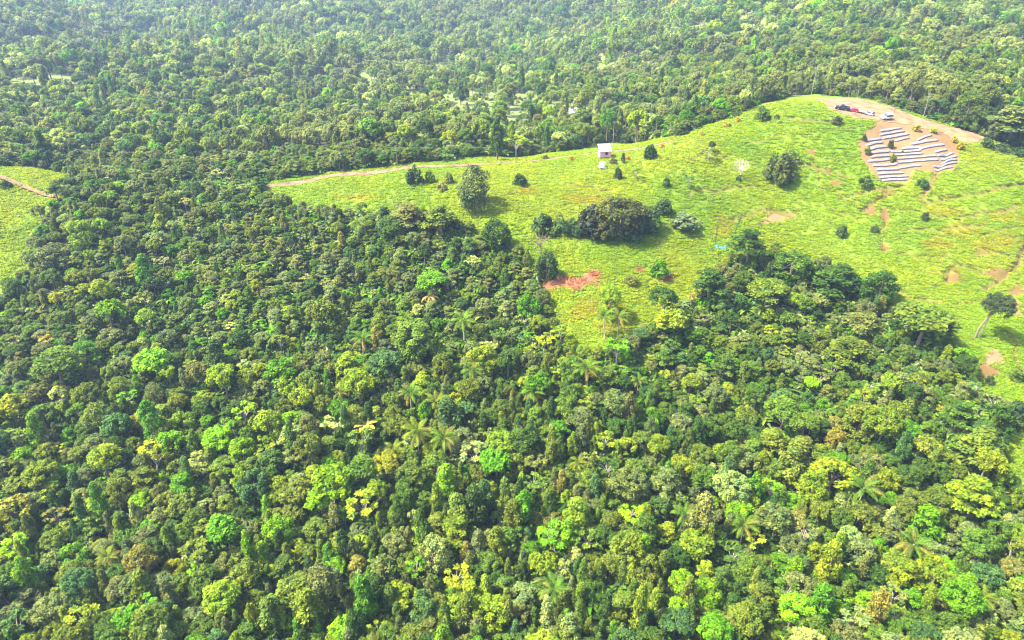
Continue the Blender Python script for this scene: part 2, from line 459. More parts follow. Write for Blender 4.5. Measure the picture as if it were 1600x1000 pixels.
def mat_simple(name, color, rough=0.7, noise=0.0, nscale=4.0, metal=0.0, spec=0.5, bump=0.0):
    m = bpy.data.materials.new(name); m.use_nodes = True
    t = m.node_tree; N = t.nodes; L = t.links
    p = N['Principled BSDF']; p.inputs['Roughness'].default_value = rough; p.inputs['Metallic'].default_value = metal
    p.inputs['Specular IOR Level'].default_value = spec
    p.inputs['Base Color'].default_value = (*color, 1)
    if noise > 0:
        tc = N.new('ShaderNodeTexCoord'); nz = N.new('ShaderNodeTexNoise'); nz.inputs['Scale'].default_value = nscale; nz.inputs['Detail'].default_value = 5
        L.new(tc.outputs['Object'], nz.inputs['Vector'])
        mr = N.new('ShaderNodeMapRange'); mr.inputs['From Min'].default_value = 0.3; mr.inputs['From Max'].default_value = 0.7
        mr.inputs['To Min'].default_value = 1 - noise; mr.inputs['To Max'].default_value = 1 + noise
        L.new(nz.outputs['Fac'], mr.inputs['Value'])
        mul = N.new('ShaderNodeVectorMath'); mul.operation = 'SCALE'; mul.inputs[0].default_value = color
        L.new(mr.outputs[0], mul.inputs['Scale']); L.new(mul.outputs[0], p.inputs['Base Color'])
        if bump > 0:
            b = N.new('ShaderNodeBump'); b.inputs['Strength'].default_value = 0.6; b.inputs['Distance'].default_value = bump
            L.new(nz.outputs['Fac'], b.inputs['Height']); L.new(b.outputs[0], p.inputs['Normal'])
    return m

def mat_land(name):
    m = bpy.data.materials.new(name); m.use_nodes = True
    t = m.node_tree; N = t.nodes; L = t.links
    p = N['Principled BSDF']; p.inputs['Roughness'].default_value = 0.9; p.inputs['Specular IOR Level'].default_value = 0.15
    a = N.new('ShaderNodeAttribute'); a.attribute_name = 'land'
    tc = N.new('ShaderNodeTexCoord')
    n1 = N.new('ShaderNodeTexNoise'); n1.inputs['Scale'].default_value = 1.6; n1.inputs['Detail'].default_value = 6
    n2 = N.new('ShaderNodeTexNoise'); n2.inputs['Scale'].default_value = 0.35; n2.inputs['Detail'].default_value = 4
    L.new(tc.outputs['Object'], n1.inputs['Vector']); L.new(tc.outputs['Object'], n2.inputs['Vector'])
    ad = N.new('ShaderNodeMath'); ad.operation = 'ADD'; L.new(n1.outputs['Fac'], ad.inputs[0]); L.new(n2.outputs['Fac'], ad.inputs[1])
    mr = N.new('ShaderNodeMapRange'); mr.inputs['From Min'].default_value = 0.7; mr.inputs['From Max'].default_value = 1.3
    mr.inputs['To Min'].default_value = 0.76; mr.inputs['To Max'].default_value = 0.98
    L.new(ad.outputs[0], mr.inputs['Value'])
    mul = N.new('ShaderNodeVectorMath'); mul.operation = 'SCALE'
    L.new(a.outputs['Color'], mul.inputs[0]); L.new(mr.outputs[0], mul.inputs['Scale']); L.new(mul.outputs[0], p.inputs['Base Color'])
    b = N.new('ShaderNodeBump'); b.inputs['Strength'].default_value = 0.5; b.inputs['Distance'].default_value = 0.2
    L.new(n1.outputs['Fac'], b.inputs['Height']); L.new(b.outputs[0], p.inputs['Normal'])
    return m

M_LEAF = mat_foliage('broad_leaf', 0.40, 0.55, 0.12)
M_FINE = mat_foliage('fine_leaf', 0.38, 0.6, 0.18)
M_PALM = mat_foliage('palm_leaf', 0.35, 0.6, 0.06, 0.4)
M_GRASS = mat_foliage('grass_blade', 0.45, 0.8, 0.08, 0.15)
M_BARK = mat_simple('bark', (0.17, 0.125, 0.085), 0.85, 0.35, 6, bump=0.03)
M_PALEBARK = mat_simple('pale_bark', (0.34, 0.29, 0.23), 0.8, 0.3, 6, bump=0.02)
M_LAND = mat_land('hillside_ground')
M_ROAD = mat_simple('road_earth', (0.155, 0.106, 0.062), 0.9, 0.42, 0.45, bump=0.05, spec=0.15)
M_PAD = mat_simple('yard_earth', (0.200, 0.120, 0.062), 0.9, 0.38, 0.33, bump=0.05, spec=0.15)
M_PATH = mat_simple('path_earth', (0.16, 0.105, 0.05), 0.9, 0.3, 0.6, bump=0.05, spec=0.15)

# ------------------------------------------------------------------ terrain sheet
az_f = np.arange(-52, 52.01, 0.2)
az_b = np.arange(56, 304, 4.0)
AZ = np.radians(np.concatenate([az_f, az_b]))
RAD = np.concatenate([np.geomspace(3, 60, 18)[:-1], np.arange(60, 150, 1.5), np.arange(150, 300, 0.8), np.geomspace(300, 4300, 130)])
na, nr = len(AZ), len(RAD)
gx = np.sin(AZ)[None, :] * RAD[:, None]; gy = np.cos(AZ)[None, :] * RAD[:, None]
gzv = height(gx, gy)
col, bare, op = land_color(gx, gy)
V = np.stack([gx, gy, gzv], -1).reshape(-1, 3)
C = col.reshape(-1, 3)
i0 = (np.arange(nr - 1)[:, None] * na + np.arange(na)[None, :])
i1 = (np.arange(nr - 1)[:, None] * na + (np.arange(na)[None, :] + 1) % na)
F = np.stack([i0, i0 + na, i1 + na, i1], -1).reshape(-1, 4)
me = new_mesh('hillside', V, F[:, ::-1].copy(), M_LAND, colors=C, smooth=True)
hill = link('hillside', me); tag(hill, kind='structure')

def drape_strip(name, pts, width, mat, lift=0.10, step=1.2, cross=4, seed=1):
    P = [Vector((p[0], p[1], 0)) for p in pts]
    S = [P[0]]
    for a, b in zip(P[:-1], P[1:]):
        n = max(1, int((b - a).length / step))
        S += [a.lerp(b, (k + 1) / n) for k in range(n)]
    for _ in range(4):
        S = [S[0]] + [(S[i - 1] + S[i] * 2 + S[i + 1]) / 4 for i in range(1, len(S) - 1)] + [S[-1]]
    X = []; Y = []
    for i, p in enumerate(S):
        t = (S[min(i + 1, len(S) - 1)] - S[max(i - 1, 0)]).normalized(); n = Vector((-t.y, t.x, 0))
        w = width(i / (len(S) - 1)) if callable(width) else width
        wl = w * (0.5 + 0.16 * (vnoise(i * step, 0, 3.3, seed) - 0.5) * 2); wr = w * (0.5 + 0.16 * (vnoise(i * step, 9, 2.9, seed + 4) - 0.5) * 2)
        for k in range(cross + 1):
            f = k / cross; q = p + n * (-wr + (wl + wr) * f)
            X.append(q.x); Y.append(q.y)
    X = np.array(X); Y = np.array(Y); Z = height(X, Y)
    Z = Z.reshape(-1, cross + 1)
    Zm = Z.copy()
    for k in range(1, len(Z) - 1): Zm[k] = (Z[k - 1] + Z[k] + Z[k + 1]) / 3
    Z = np.maximum(Zm, Z) + lift
    V = np.stack([X, Y, Z.ravel()], -1)
    n = len(S); c = cross + 1
    F = [(i * c + k, i * c + k + 1, (i + 1) * c + k + 1, (i + 1) * c + k) for i in range(n - 1) for k in range(cross)]
    o = link(name, new_mesh(name, V, F, mat, smooth=True)); tag(o, kind='structure')
    return o

drape_strip('dirt_road', ROAD, lambda f: 3.1 - 1.3 * f, M_ROAD, lift=0.16)
drape_strip('footpath', TRACK, 1.1, M_PATH, lift=0.14)
drape_strip('footpath', LPATH, 1.3, M_PATH, lift=0.5)

def drape_area(name, poly, mat, step=0.8, lift=0.12):
    xs = [p[0] for p in poly]; ys = [p[1] for p in poly]
    gx_, gy_ = np.meshgrid(np.arange(min(xs), max(xs), step), np.arange(min(ys), max(ys), step), indexing='ij')
    jit = (fbm(gx_, gy_, 3, 5) - 0.5) * 3.4
    m = inside(gx_ + jit, gy_ + jit, poly)
    z = height(gx_, gy_) + lift
    idx = -np.ones(gx_.shape, int); used = np.zeros(gx_.shape, bool)
    q = m[:-1, :-1] & m[1:, :-1] & m[1:, 1:] & m[:-1, 1:]
    used[:-1, :-1] |= q; used[1:, :-1] |= q; used[1:, 1:] |= q; used[:-1, 1:] |= q
    idx[used] = np.arange(used.sum())
    V = np.stack([gx_[used], gy_[used], z[used]], -1)
    a, b = np.nonzero(q)
    F = np.stack([idx[a, b], idx[a + 1, b], idx[a + 1, b + 1], idx[a, b + 1]], -1)
    o = link(name, new_mesh(name, V, F, mat, smooth=True)); tag(o, kind='structure')
    return o
drape_area('earth_yard', PAD, M_PAD)

# ------------------------------------------------------------------ leaf clouds
def unit(v):
    return v / (np.linalg.norm(v, axis=-1, keepdims=True) + 1e-9)

def leaf_quads(P, Nn, Ax, Ln, Wd, fold=0.12):
    """one folded diamond per leaf"""
    n = len(P)
    Ax = unit(Ax - Nn * (Ax * Nn).sum(-1, keepdims=True)); S = np.cross(Nn, Ax)
    V = np.empty((n, 4, 3))
    V[:, 0] = P - Ax * Ln[:, None] * 0.5
    V[:, 1] = P + S * Wd[:, None] * 0.5 - Nn * (Wd * fold)[:, None] + Ax * (Ln * 0.06)[:, None]
    V[:, 2] = P + Ax * Ln[:, None] * 0.5 - Nn * (Ln * 0.10)[:, None]
    V[:, 3] = P - S * Wd[:, None] * 0.5 - Nn * (Wd * fold)[:, None] + Ax * (Ln * 0.06)[:, None]
    return V.reshape(-1, 3), np.arange(n * 4).reshape(n, 4)

def blob_leaves(rng, centers, radii, per, Ln, ratio, up=0.5, jit=0.47, zsq=1.0, droop=0.0, tone_blob=0.42):
    Ps, Ns, As, Ls, Ts = [], [], [], [], []
    for c, r in zip(centers, radii):
        n = max(5, int(per * (r / np.mean(radii)) ** 2))
        d = unit(rng.normal(size=(n, 3)) + np.array((0, 0, 0.55)))
        rad = r * (0.62 + 0.42 * rng.random(n))
        p = d * rad[:, None]; p[:, 2] *= zsq
        Nn = unit(d * 0.75 + np.array((0, 0, up)) + rng.normal(size=(n, 3)) * jit)
        A = rng.normal(size=(n, 3)) + d * 0.6; A[:, 2] -= droop
        Ps.append(c + p); Ns.append(Nn); As.append(A)
        Ls.append(Ln * (0.7 + 0.6 * rng.random(n)))
        tb = rng.random()
        Ts.append(np.clip(tone_blob * tb + (1 - tone_blob) * rng.random(n), 0, 1))
    P = np.concatenate(Ps); Nn = np.concatenate(Ns); A = np.concatenate(As); L = np.concatenate(Ls); T = np.concatenate(Ts)
    V, F = leaf_quads(P, Nn, A, L, L * ratio)
    return V, F, T

def trunk_mesh(rng, H, r, limbs, mat, lean=(0, 0)):
    b = MB()
    top = Vector((lean[0], lean[1], H))
    pts = [Vector((0, 0, -0.8)), Vector((lean[0] * 0.15 + rng.normal() * 0.05, lean[1] * 0.15, H * 0.33)), Vector((lean[0] * 0.55, lean[1] * 0.55 + rng.normal() * 0.06, H * 0.68)), top]
    b.tube(pts, [r * 1.25, r, r * 0.75, r * 0.45], 6)
    for c in limbs:
        s = pts[2].lerp(top, rng.random()) if rng.random() < 0.6 else pts[1].lerp(pts[2], 0.5 + 0.5 * rng.random())
        c = Vector(c); mid = s.lerp(c, 0.5) + Vector((0, 0, 0.12 * (c - s).length))
        b.tube([s, mid, c], [r * 0.42, r * 0.28, r * 0.1], 4, cap=False)
    return b.mesh('trunk', mat)

def crown_round(seed, R=2.7, H=7.5, hz=0.75, nb=44, rb=0.72, per=80, Ln=0.40, ratio=0.62, mat=None, **kw):
    rng = np.random.default_rng(seed)
    d = unit(rng.normal(size=(nb * 3, 3)))
    d = d[d[:, 2] > -0.45][:nb]
    lob = 0.78 + 0.4 * rng.random(len(d))
    # a lopsided ellipsoid: every crown has its own bulges
    bul = sum(np.clip((d @ unit(rng.normal(size=3))), 0, 1) * (rng.random() * 0.32) for _ in range(3))
    c = d * (R * (0.60 + 0.18 * rng.random(len(d)) + bul))[:, None] * np.array((1, 1, hz))
    c[:, 2] += H - R * hz
    r = rb * lob
    V, F, T = blob_leaves(rng, c, r, per, Ln, ratio, **kw)
    cr = new_mesh('crown', V, F, mat or M_LEAF, tone=T)
    tr = trunk_mesh(rng, H - R * hz * 0.9, 0.17, [tuple(c[i] * np.array((0.8, 0.8, 1)) - np.array((0, 0, 0.2))) for i in rng.choice(len(c), 6, replace=False)], M_BARK)
    return cr, tr

def crown_layered(seed, R=3.0, H=7.0, tiers=4, nb=44, Ln=0.55, mat=None, per=52):
    rng = np.random.default_rng(seed)
    cs, rs = [], []
    for k in range(tiers):
        f = k / (tiers - 1)
        z = H - 0.4 - (1 - f) * R * 0.95
        rr = R * (1.0 - 0.72 * f ** 1.4)
        m = int(nb / tiers * (1.25 - 0.5 * f))
        a = rng.random() * 6 + np.arange(m) * 2.39996
        q = rr * np.sqrt(rng.random(m)) * (0.85 + 0.3 * rng.random(m))
        for aa, qq in zip(a, q):
            cs.append((math.cos(aa) * qq, math.sin(aa) * qq, z + rng.normal() * 0.22 - 0.06 * qq)); rs.append(0.62 + 0.4 * rng.random())
    V, F, T = blob_leaves(rng, np.array(cs), np.array(rs), per, Ln, 0.55, up=1.1, jit=0.38, zsq=0.5, droop=0.2)
    cr = new_mesh('crown', V, F, mat or M_LEAF, tone=T)
    tr = trunk_mesh(rng, H - 0.8, 0.18, [tuple(np.array(cs[i]) * 0.9) for i in rng.choice(len(cs), 6, replace=False)], M_BARK)
    return cr, tr

def crown_column(seed, R=1.25, H=9.5, base=2.0, nb=50, rb=0.5, per=54, Ln=0.42, mat=None, taper=1.0):
    rng = np.random.default_rng(seed)
    f = rng.random(nb) ** 0.9
    a = np.arange(nb) * 2.39996 + rng.random()
    prof = np.sin(np.clip(0.12 + 0.88 * f, 0, 1) * PI) ** 0.55 * (1 - taper * 0.45 * f)
    q = R * prof * (0.6 + 0.5 * rng.random(nb))
    c = np.stack([np.cos(a) * q, np.sin(a) * q, base + (H - base - 0.4) * f], -1)
    c = np.concatenate([c, np.array([[0, 0, H - 0.3], [0.1, 0, H - 0.9]])])
    r = rb * (0.75 + 0.5 * rng.random(len(c)))
    V, F, T = blob_leaves(rng, c, r, per, Ln, 0.42, up=0.25, jit=0.5, zsq=1.6, droop=1.6)
    cr = new_mesh('crown', V, F, mat or M_FINE, tone=T)
    tr = trunk_mesh(rng, H - 0.8, 0.14, [], M_BARK)
    return cr, tr

def crown_open(seed, R=2.4, H=7.0, nb=13, mat=None):
    """few rosettes of big leaves on bare branch ends"""
    rng = np.random.default_rng(seed)
    d = unit(rng.normal(size=(nb * 3, 3)) * np.array((1, 1, 0.7))); d = d[d[:, 2] > -0.1][:nb]
    c = d * R * (0.65 + 0.4 * rng.random((len(d), 1))) * np.array((1, 1, 0.8)); c[:, 2] += H - R * 0.8
    Ps, Ns, As, Ls, Ts = [], [], [], [], []
    for cc in c:
        for k in range(2):
            n = 16
            a = np.arange(n) * 2.39996 + rng.random() * 6
            e = 0.15 + 0.5 * rng.random(n)
            A = np.stack([np.cos(a) * np.cos(e), np.sin(a) * np.cos(e), np.sin(e) * (0.5 if k else -0.1)], -1)
            L = 0.52 + 0.4 * rng.random(n)
            Ps.append(cc + A * L[:, None] * 0.55 + np.array((0, 0, 0.12 * k))); As.append(A); Ls.append(L)
            Ns.append(unit(np.array((0, 0, 1.0)) + rng.normal(size=(n, 3)) * 0.4)); Ts.append(np.clip(0.35 + 0.65 * rng.random(n), 0, 1))
    L = np.concatenate(Ls)
    V, F = leaf_quads(np.concatenate(Ps), np.concatenate(Ns), np.concatenate(As), L, L * 0.48, 0.15)
    cr = new_mesh('crown', V, F, mat or M_LEAF, tone=np.concatenate(Ts))
    tr = trunk_mesh(rng, H - R * 1.1, 0.13, [tuple(x) for x in c], M_PALEBARK)
    return cr, tr

def crown_bush(seed, R=1.5, H=1.8, nb=26, Ln=0.34, per=40, mat=None):
    rng = np.random.default_rng(seed)
    d = unit(rng.normal(size=(nb * 3, 3))); d = d[d[:, 2] > -0.1][:nb]
    bul = 0.75 + 0.4 * rng.random(len(d))
    c = d * (R * 0.72 * bul)[:, None]; c[:, 2] = np.abs(c[:, 2]) * H / R * 0.85 + 0.25
    r = R * 0.30 * (0.75 + 0.5 * rng.random(len(d)))
    V, F, T = blob_leaves(rng, c, r, per, Ln, 0.6)
    cr = new_mesh('crown', V, F, mat or M_LEAF, tone=T)
    tr = trunk_mesh(rng, H * 0.6, 0.07, [tuple(c[i] * 0.8) for i in rng.choice(len(c), 5, replace=False)], M_BARK)
    return cr, tr

def under_mesh(seed, R=1.3, n=90, Ln=0.62, big=False):
    """low tangle of broad leaves and vines"""
    rng = np.random.default_rng(seed)
    a = rng.random(n) * 2 * PI; q = R * np.sqrt(rng.random(n))
    z = 0.25 + 0.9 * (1 - (q / R) ** 2) * rng.random(n) + 0.3 * rng.random(n)
    P = np.stack([np.cos(a) * q, np.sin(a) * q, z], -1)
    A = np.stack([np.cos(a + rng.normal(size=n) * 0.7), np.sin(a + rng.normal(size=n) * 0.7), -0.25 + 0.5 * rng.random(n)], -1)
    Nn = unit(np.array((0, 0, 1.0)) + rng.normal(size=(n, 3)) * 0.35 + A * np.array((0.4, 0.4, 0)))
    L = Ln * (0.6 + 0.8 * rng.random(n))
    V, F = leaf_quads(P, Nn, A, L, L * 0.6, 0.12)
    return new_mesh('undergrowth_clump', V, F, M_LEAF, tone=rng.random(n))

def fern_mesh(seed):
    """rosette of arching paddles: banana, heliconia, tree fern"""
    rng = np.random.default_rng(seed)
    Vs = []; Fs = []; T = []; k = 0
    for i in range(9):
        a = i * 2.39996 + rng.random() * 0.5; Lr = 1.9 + rng.random() * 0.9; e0 = 1.15 - 0.35 * rng.random()
        p = np.array((0, 0, 0.4)); w = 0.42 + 0.15 * rng.random(); tone = rng.random()
        side = np.array((-math.sin(a), math.cos(a), 0)); prev = None
        for s in range(6):
            f = s / 5; e = e0 - 1.7 * f
            ww = w * math.sin(PI * (0.12 + 0.86 * f)) * 0.5
            l_ = p + side * ww + np.array((0, 0, 0.18 * ww)); r_ = p - side * ww + np.array((0, 0, 0.18 * ww))
            Vs += [l_, p.copy(), r_]
            if prev is not None:
                Fs += [(prev, prev + 1, k + 1, k), (prev + 1, prev + 2, k + 2, k + 1)]; T += [tone, tone]
            prev = k; k += 3
            p = p + np.array((math.cos(a) * math.cos(e), math.sin(a) * math.cos(e), math.sin(e))) * Lr / 5
    return new_mesh('fern_clump', np.array(Vs), np.array(Fs), M_PALM, tone=T)

def tuft_mesh(seed, n=30, Rr=0.75, Hh=0.5):
    rng = np.random.default_rng(seed)
    a = rng.random(n) * 2 * PI; q = Rr * np.sqrt(rng.random(n))
    P = np.stack([np.cos(a) * q, np.sin(a) * q, 0.08 + 0 * a], -1)
    A = np.stack([np.cos(a), np.sin(a), 0.35 + 0.4 * rng.random(n)], -1) + rng.normal(size=(n, 3)) * 0.3
    A = unit(A); L = Hh * (0.7 + 0.7 * rng.random(n))
    Nn = unit(np.cross(A, rng.normal(size=(n, 3))) + np.array((0, 0, 2.2)))
    V, F = leaf_quads(P + A * L[:, None] * 0.4, Nn, A, L, L * 0.42, 0.1)
    return new_mesh('grass_tuft', V, F, M_GRASS, tone=rng.random(n))

def crown_dome(seed, R=2.6, H=5.0, nb=62, rb=0.62, per=64, Ln=0.34):
    """leafy right down to the grass"""
    rng = np.random.default_rng(seed)
    d = unit(rng.normal(size=(nb * 3, 3))); d = d[d[:, 2] > -0.8][:nb]
    bul = 0.74 + 0.2 * rng.random(len(d)) + sum(np.clip(d @ unit(rng.normal(size=3)), 0, 1) * rng.random() * 0.28 for _ in range(3))
    c = d * bul[:, None] * np.array((R * .85, R * .85, H * .42)); c[:, 2] += H * 0.46
    c[:, 2] = np.maximum(c[:, 2], 0.25)
    V, F, T = blob_leaves(rng, c, rb * (0.7 + 0.6 * rng.random(len(c))), per, Ln, 0.6)
    return new_mesh('crown', V, F, M_LEAF, tone=T), trunk_mesh(rng, H * 0.6, 0.14, [tuple(c[i] * 0.8) for i in rng.choice(len(c), 6, replace=False)], M_BARK)

# prototypes: (crown, trunk, half-width)
ROUND = [crown_round(100 + i, R=2.6 + 0.15 * (i % 3), H=7.2 + 0.4 * (i % 4), hz=0.70 + 0.08 * (i % 4), nb=40 + 3 * i, rb=0.66 + 0.04 * (i % 3), Ln=(0.34, 0.42, 0.58)[i % 3], per=(84, 74, 40)[i % 3]) for i in range(7)]
ROUND += [crown_dome(180 + i, R=2.5, H=6.6 + 0.6 * i, nb=74) for i in range(4)]
LAYER = [crown_layered(200 + i, R=2.9, H=6.4 + 0.4 * i, tiers=3 + i % 3, nb=40, Ln=0.46 + 0.05 * (i % 2)) for i in range(4)]
COLUMN = [crown_column(300 + i, R=1.15 + 0.15 * (i % 3), H=8.4 + 0.5 * (i % 4), taper=0.7 + 0.4 * (i % 2)) for i in range(5)]
OPEN = [crown_open(400 + i, R=2.1 + 0.2 * i, H=6.6 + 0.3 * i, nb=12 + i) for i in range(3)]
BUSH = [crown_bush(500 + i, R=1.4, H=1.7 + 0.2 * i) for i in range(4)]
UNDER = [under_mesh(600 + i, Ln=0.5 + 0.12 * i) for i in range(4)] + [fern_mesh(650), fern_mesh(651)]
TUFT = [tuft_mesh(700 + i, Hh=0.36 + 0.06 * i) for i in range(4)]
DOME = [crown_dome(750 + i) for i in range(4)]
# lighter versions for the far slopes, seen a few pixels wide
FAR = [crown_round(800 + i, R=3.4 + 0.2 * (i % 3), H=8.4 + 0.8 * (i % 3), hz=0.72 + 0.1 * (i % 3), nb=24, rb=1.2, per=54, Ln=0.66, tone_blob=0.5, jit=0.25, up=0.35) for i in range(5)] + \
      [crown_column(850 + i, R=1.9, H=11.0 + i, nb=24, rb=0.9, per=26, Ln=0.8) for i in range(2)] + [crown_layered(870, R=3.6, H=8, tiers=4, nb=26, Ln=0.8, per=28)]

def merged(cr, tr, name):
    """crown and trunk as one mesh, for the countless trees"""
    nv = len(cr.vertices); nt_ = len(tr.vertices)
    V = np.empty((nv + nt_) * 3, np.float32); cr.vertices.foreach_get('co', V[:nv * 3]); tr.vertices.foreach_get('co', V[nv * 3:])
    f = [tuple(p.vertices) for p in cr.polygons] + [tuple(v + nv for v in p.vertices) for p in tr.polygons]
    T = np.zeros(len(cr.polygons), np.float32); cr.attributes['tone'].data.foreach_get('value', T)
    return new_mesh(name, V.reshape(-1, 3), f, [cr.materials[0], tr.materials[0]], tone=np.concatenate([T, np.full(len(tr.polygons), 0.5)]),
                    fmat=[0] * len(cr.polygons) + [1] * len(tr.polygons))

def scatter(name, protos, P, pick, rotz, scale, tint, tilt=None):
    """one object of kind stuff: copies of the meshes PROTOS on the points P"""
    me = bpy.data.meshes.new(name + '_points')
    n = len(P)
    me.vertices.add(n); me.vertices.foreach_set('co', np.asarray(P, np.float32).ravel())
    def attr(nm, ty, key, v):
        a = me.attributes.new(nm, ty, 'POINT'); a.data.foreach_set(key, np.asarray(v).ravel())
    attr('pick', 'INT', 'value', np.asarray(pick, np.int32))
    r = np.zeros((n, 3), np.float32); r[:, 2] = rotz
    if tilt is not None: r[:, :2] = tilt
    attr('turn', 'FLOAT_VECTOR', 'vector', r)
    s = np.asarray(scale, np.float32)
    if s.ndim == 1: s = np.repeat(s[:, None], 3, 1)
    attr('size', 'FLOAT_VECTOR', 'vector', s)
    c = np.ones((n, 4), np.float32); c[:, :3] = tint
    attr('tint', 'FLOAT_COLOR', 'color', c)
    g = bpy.data.node_groups.new(name + '_scatter', 'GeometryNodeTree')
    g.interface.new_socket('Geometry', in_out='INPUT', socket_type='NodeSocketGeometry')
    g.interface.new_socket('Geometry', in_out='OUTPUT', socket_type='NodeSocketGeometry')
    N = g.nodes; L = g.links
    gi = N.new('NodeGroupInput'); go = N.new('NodeGroupOutput'); jn = N.new('GeometryNodeJoinGeometry')
    def named(nm, ty):
        a = N.new('GeometryNodeInputNamedAttribute'); a.data_type = ty; a.inputs['Name'].default_value = nm
        return a.outputs['Attribute']
    pk = named('pick', 'INT'); tn = named('turn', 'FLOAT_VECTOR'); sz = named('size', 'FLOAT_VECTOR')
    er = N.new('FunctionNodeEulerToRotation'); L.new(tn, er.inputs[0])
    for i, pm in enumerate(protos):
        po = bpy.data.objects.new(name + '_source', pm)          # mesh source only, never linked to the scene
        oi = N.new('GeometryNodeObjectInfo'); oi.inputs['Object'].default_value = po; oi.inputs['As Instance'].default_value = False
        cmp_ = N.new('FunctionNodeCompare'); cmp_.data_type = 'INT'; cmp_.operation = 'EQUAL'
        L.new(pk, cmp_.inputs['A'] if 'A' in cmp_.inputs and cmp_.inputs['A'].type == 'INT' else [s_ for s_ in cmp_.inputs if s_.type == 'INT'][0])
        [s_ for s_ in cmp_.inputs if s_.type == 'INT'][1].default_value = i
        ip = N.new('GeometryNodeInstanceOnPoints')
        L.new(gi.outputs[0], ip.inputs['Points']); L.new(cmp_.outputs['Result'], ip.inputs['Selection'])
        L.new(oi.outputs['Geometry'], ip.inputs['Instance']); L.new(er.outputs[0], ip.inputs['Rotation']); L.new(sz, ip.inputs['Scale'])
        L.new(ip.outputs[0], jn.inputs[0])
    L.new(jn.outputs[0], go.inputs[0])
    o = link(name, me)
    md = o.modifiers.new('scatter', 'NODES'); md.node_group = g
    tag(o, kind='stuff')
    return o

# ------------------------------------------------------------------ colours of foliage
TINTS = {
    'dark green': (0.050, 0.106, 0.012), 'mid green': (0.086, 0.156, 0.015), 'olive green': (0.122, 0.172, 0.018), 'grey green': (0.132, 0.172, 0.046),
    'yellow green': (0.172, 0.245, 0.012), 'lime green': (0.155, 0.310, 0.005), 'fresh green': (0.085, 0.220, 0.006), 'brownish green': (0.140, 0.166, 0.034),
    'golden yellow': (0.215, 0.25, 0.010), 'rusty orange': (0.215, 0.205, 0.026), 'blue green': (0.070, 0.145, 0.032), 'pale green': (0.215, 0.275, 0.072),
}
TN = list(TINTS); TC = np.array([TINTS[k] for k in TN])
def tint_weights(px, py):
    w = {k: 0.0 for k in TN}
    w.update({'dark green': .15, 'mid green': .22, 'olive green': .22, 'grey green': .17, 'yellow green': .10, 'fresh green': .05, 'brownish green': .05, 'pale green': .03, 'blue green': .05, 'lime green': .015, 'rusty orange': .006, 'golden yellow': .004})
    if py < 520 and px < 900:
        w.update({'olive green': .30, 'grey green': .32, 'mid green': .20, 'yellow green': .05, 'dark green': .10, 'lime green': .004, 'golden yellow': .002, 'rusty orange': .002})
    elif px > 1000 and py < 660:
        w.update({'dark green': .18, 'grey green': .27, 'mid green': .24, 'olive green': .20, 'yellow green': .05, 'lime green': .003, 'rusty orange': .004})
    elif py > 680:
        w.update({'yellow green': .16, 'olive green': .25, 'lime green': .04, 'fresh green': .08, 'rusty orange': .010, 'golden yellow': .006, 'pale green': .05})
    a = np.array([w[k] for k in TN]); return a / a.sum()

# ------------------------------------------------------------------ trees one by one
def place_pix(px, py, h):
    x, y = gpt(px, py, h)
    return x, y, gz(x, y)
def px_m(x, y, z):
    """metres per photo pixel at a point"""
    return float(project(np.array((x, y, z)))[2]) / FPX

SHAPEN = {'round': 'round-crowned', 'layer': 'flat-tiered', 'column': 'narrow upright', 'open': 'open large-leaved'}
HALF = {'dome': 2.75, 'round': 2.75, 'layer': 3.0, 'column': 1.45, 'open': 2.5}
TALL = {'dome': 5.2, 'round': 7.6, 'layer': 6.8, 'column': 8.9, 'open': 6.8}
PROTO = {'dome': DOME, 'round': ROUND, 'layer': LAYER, 'column': COLUMN, 'open': OPEN}

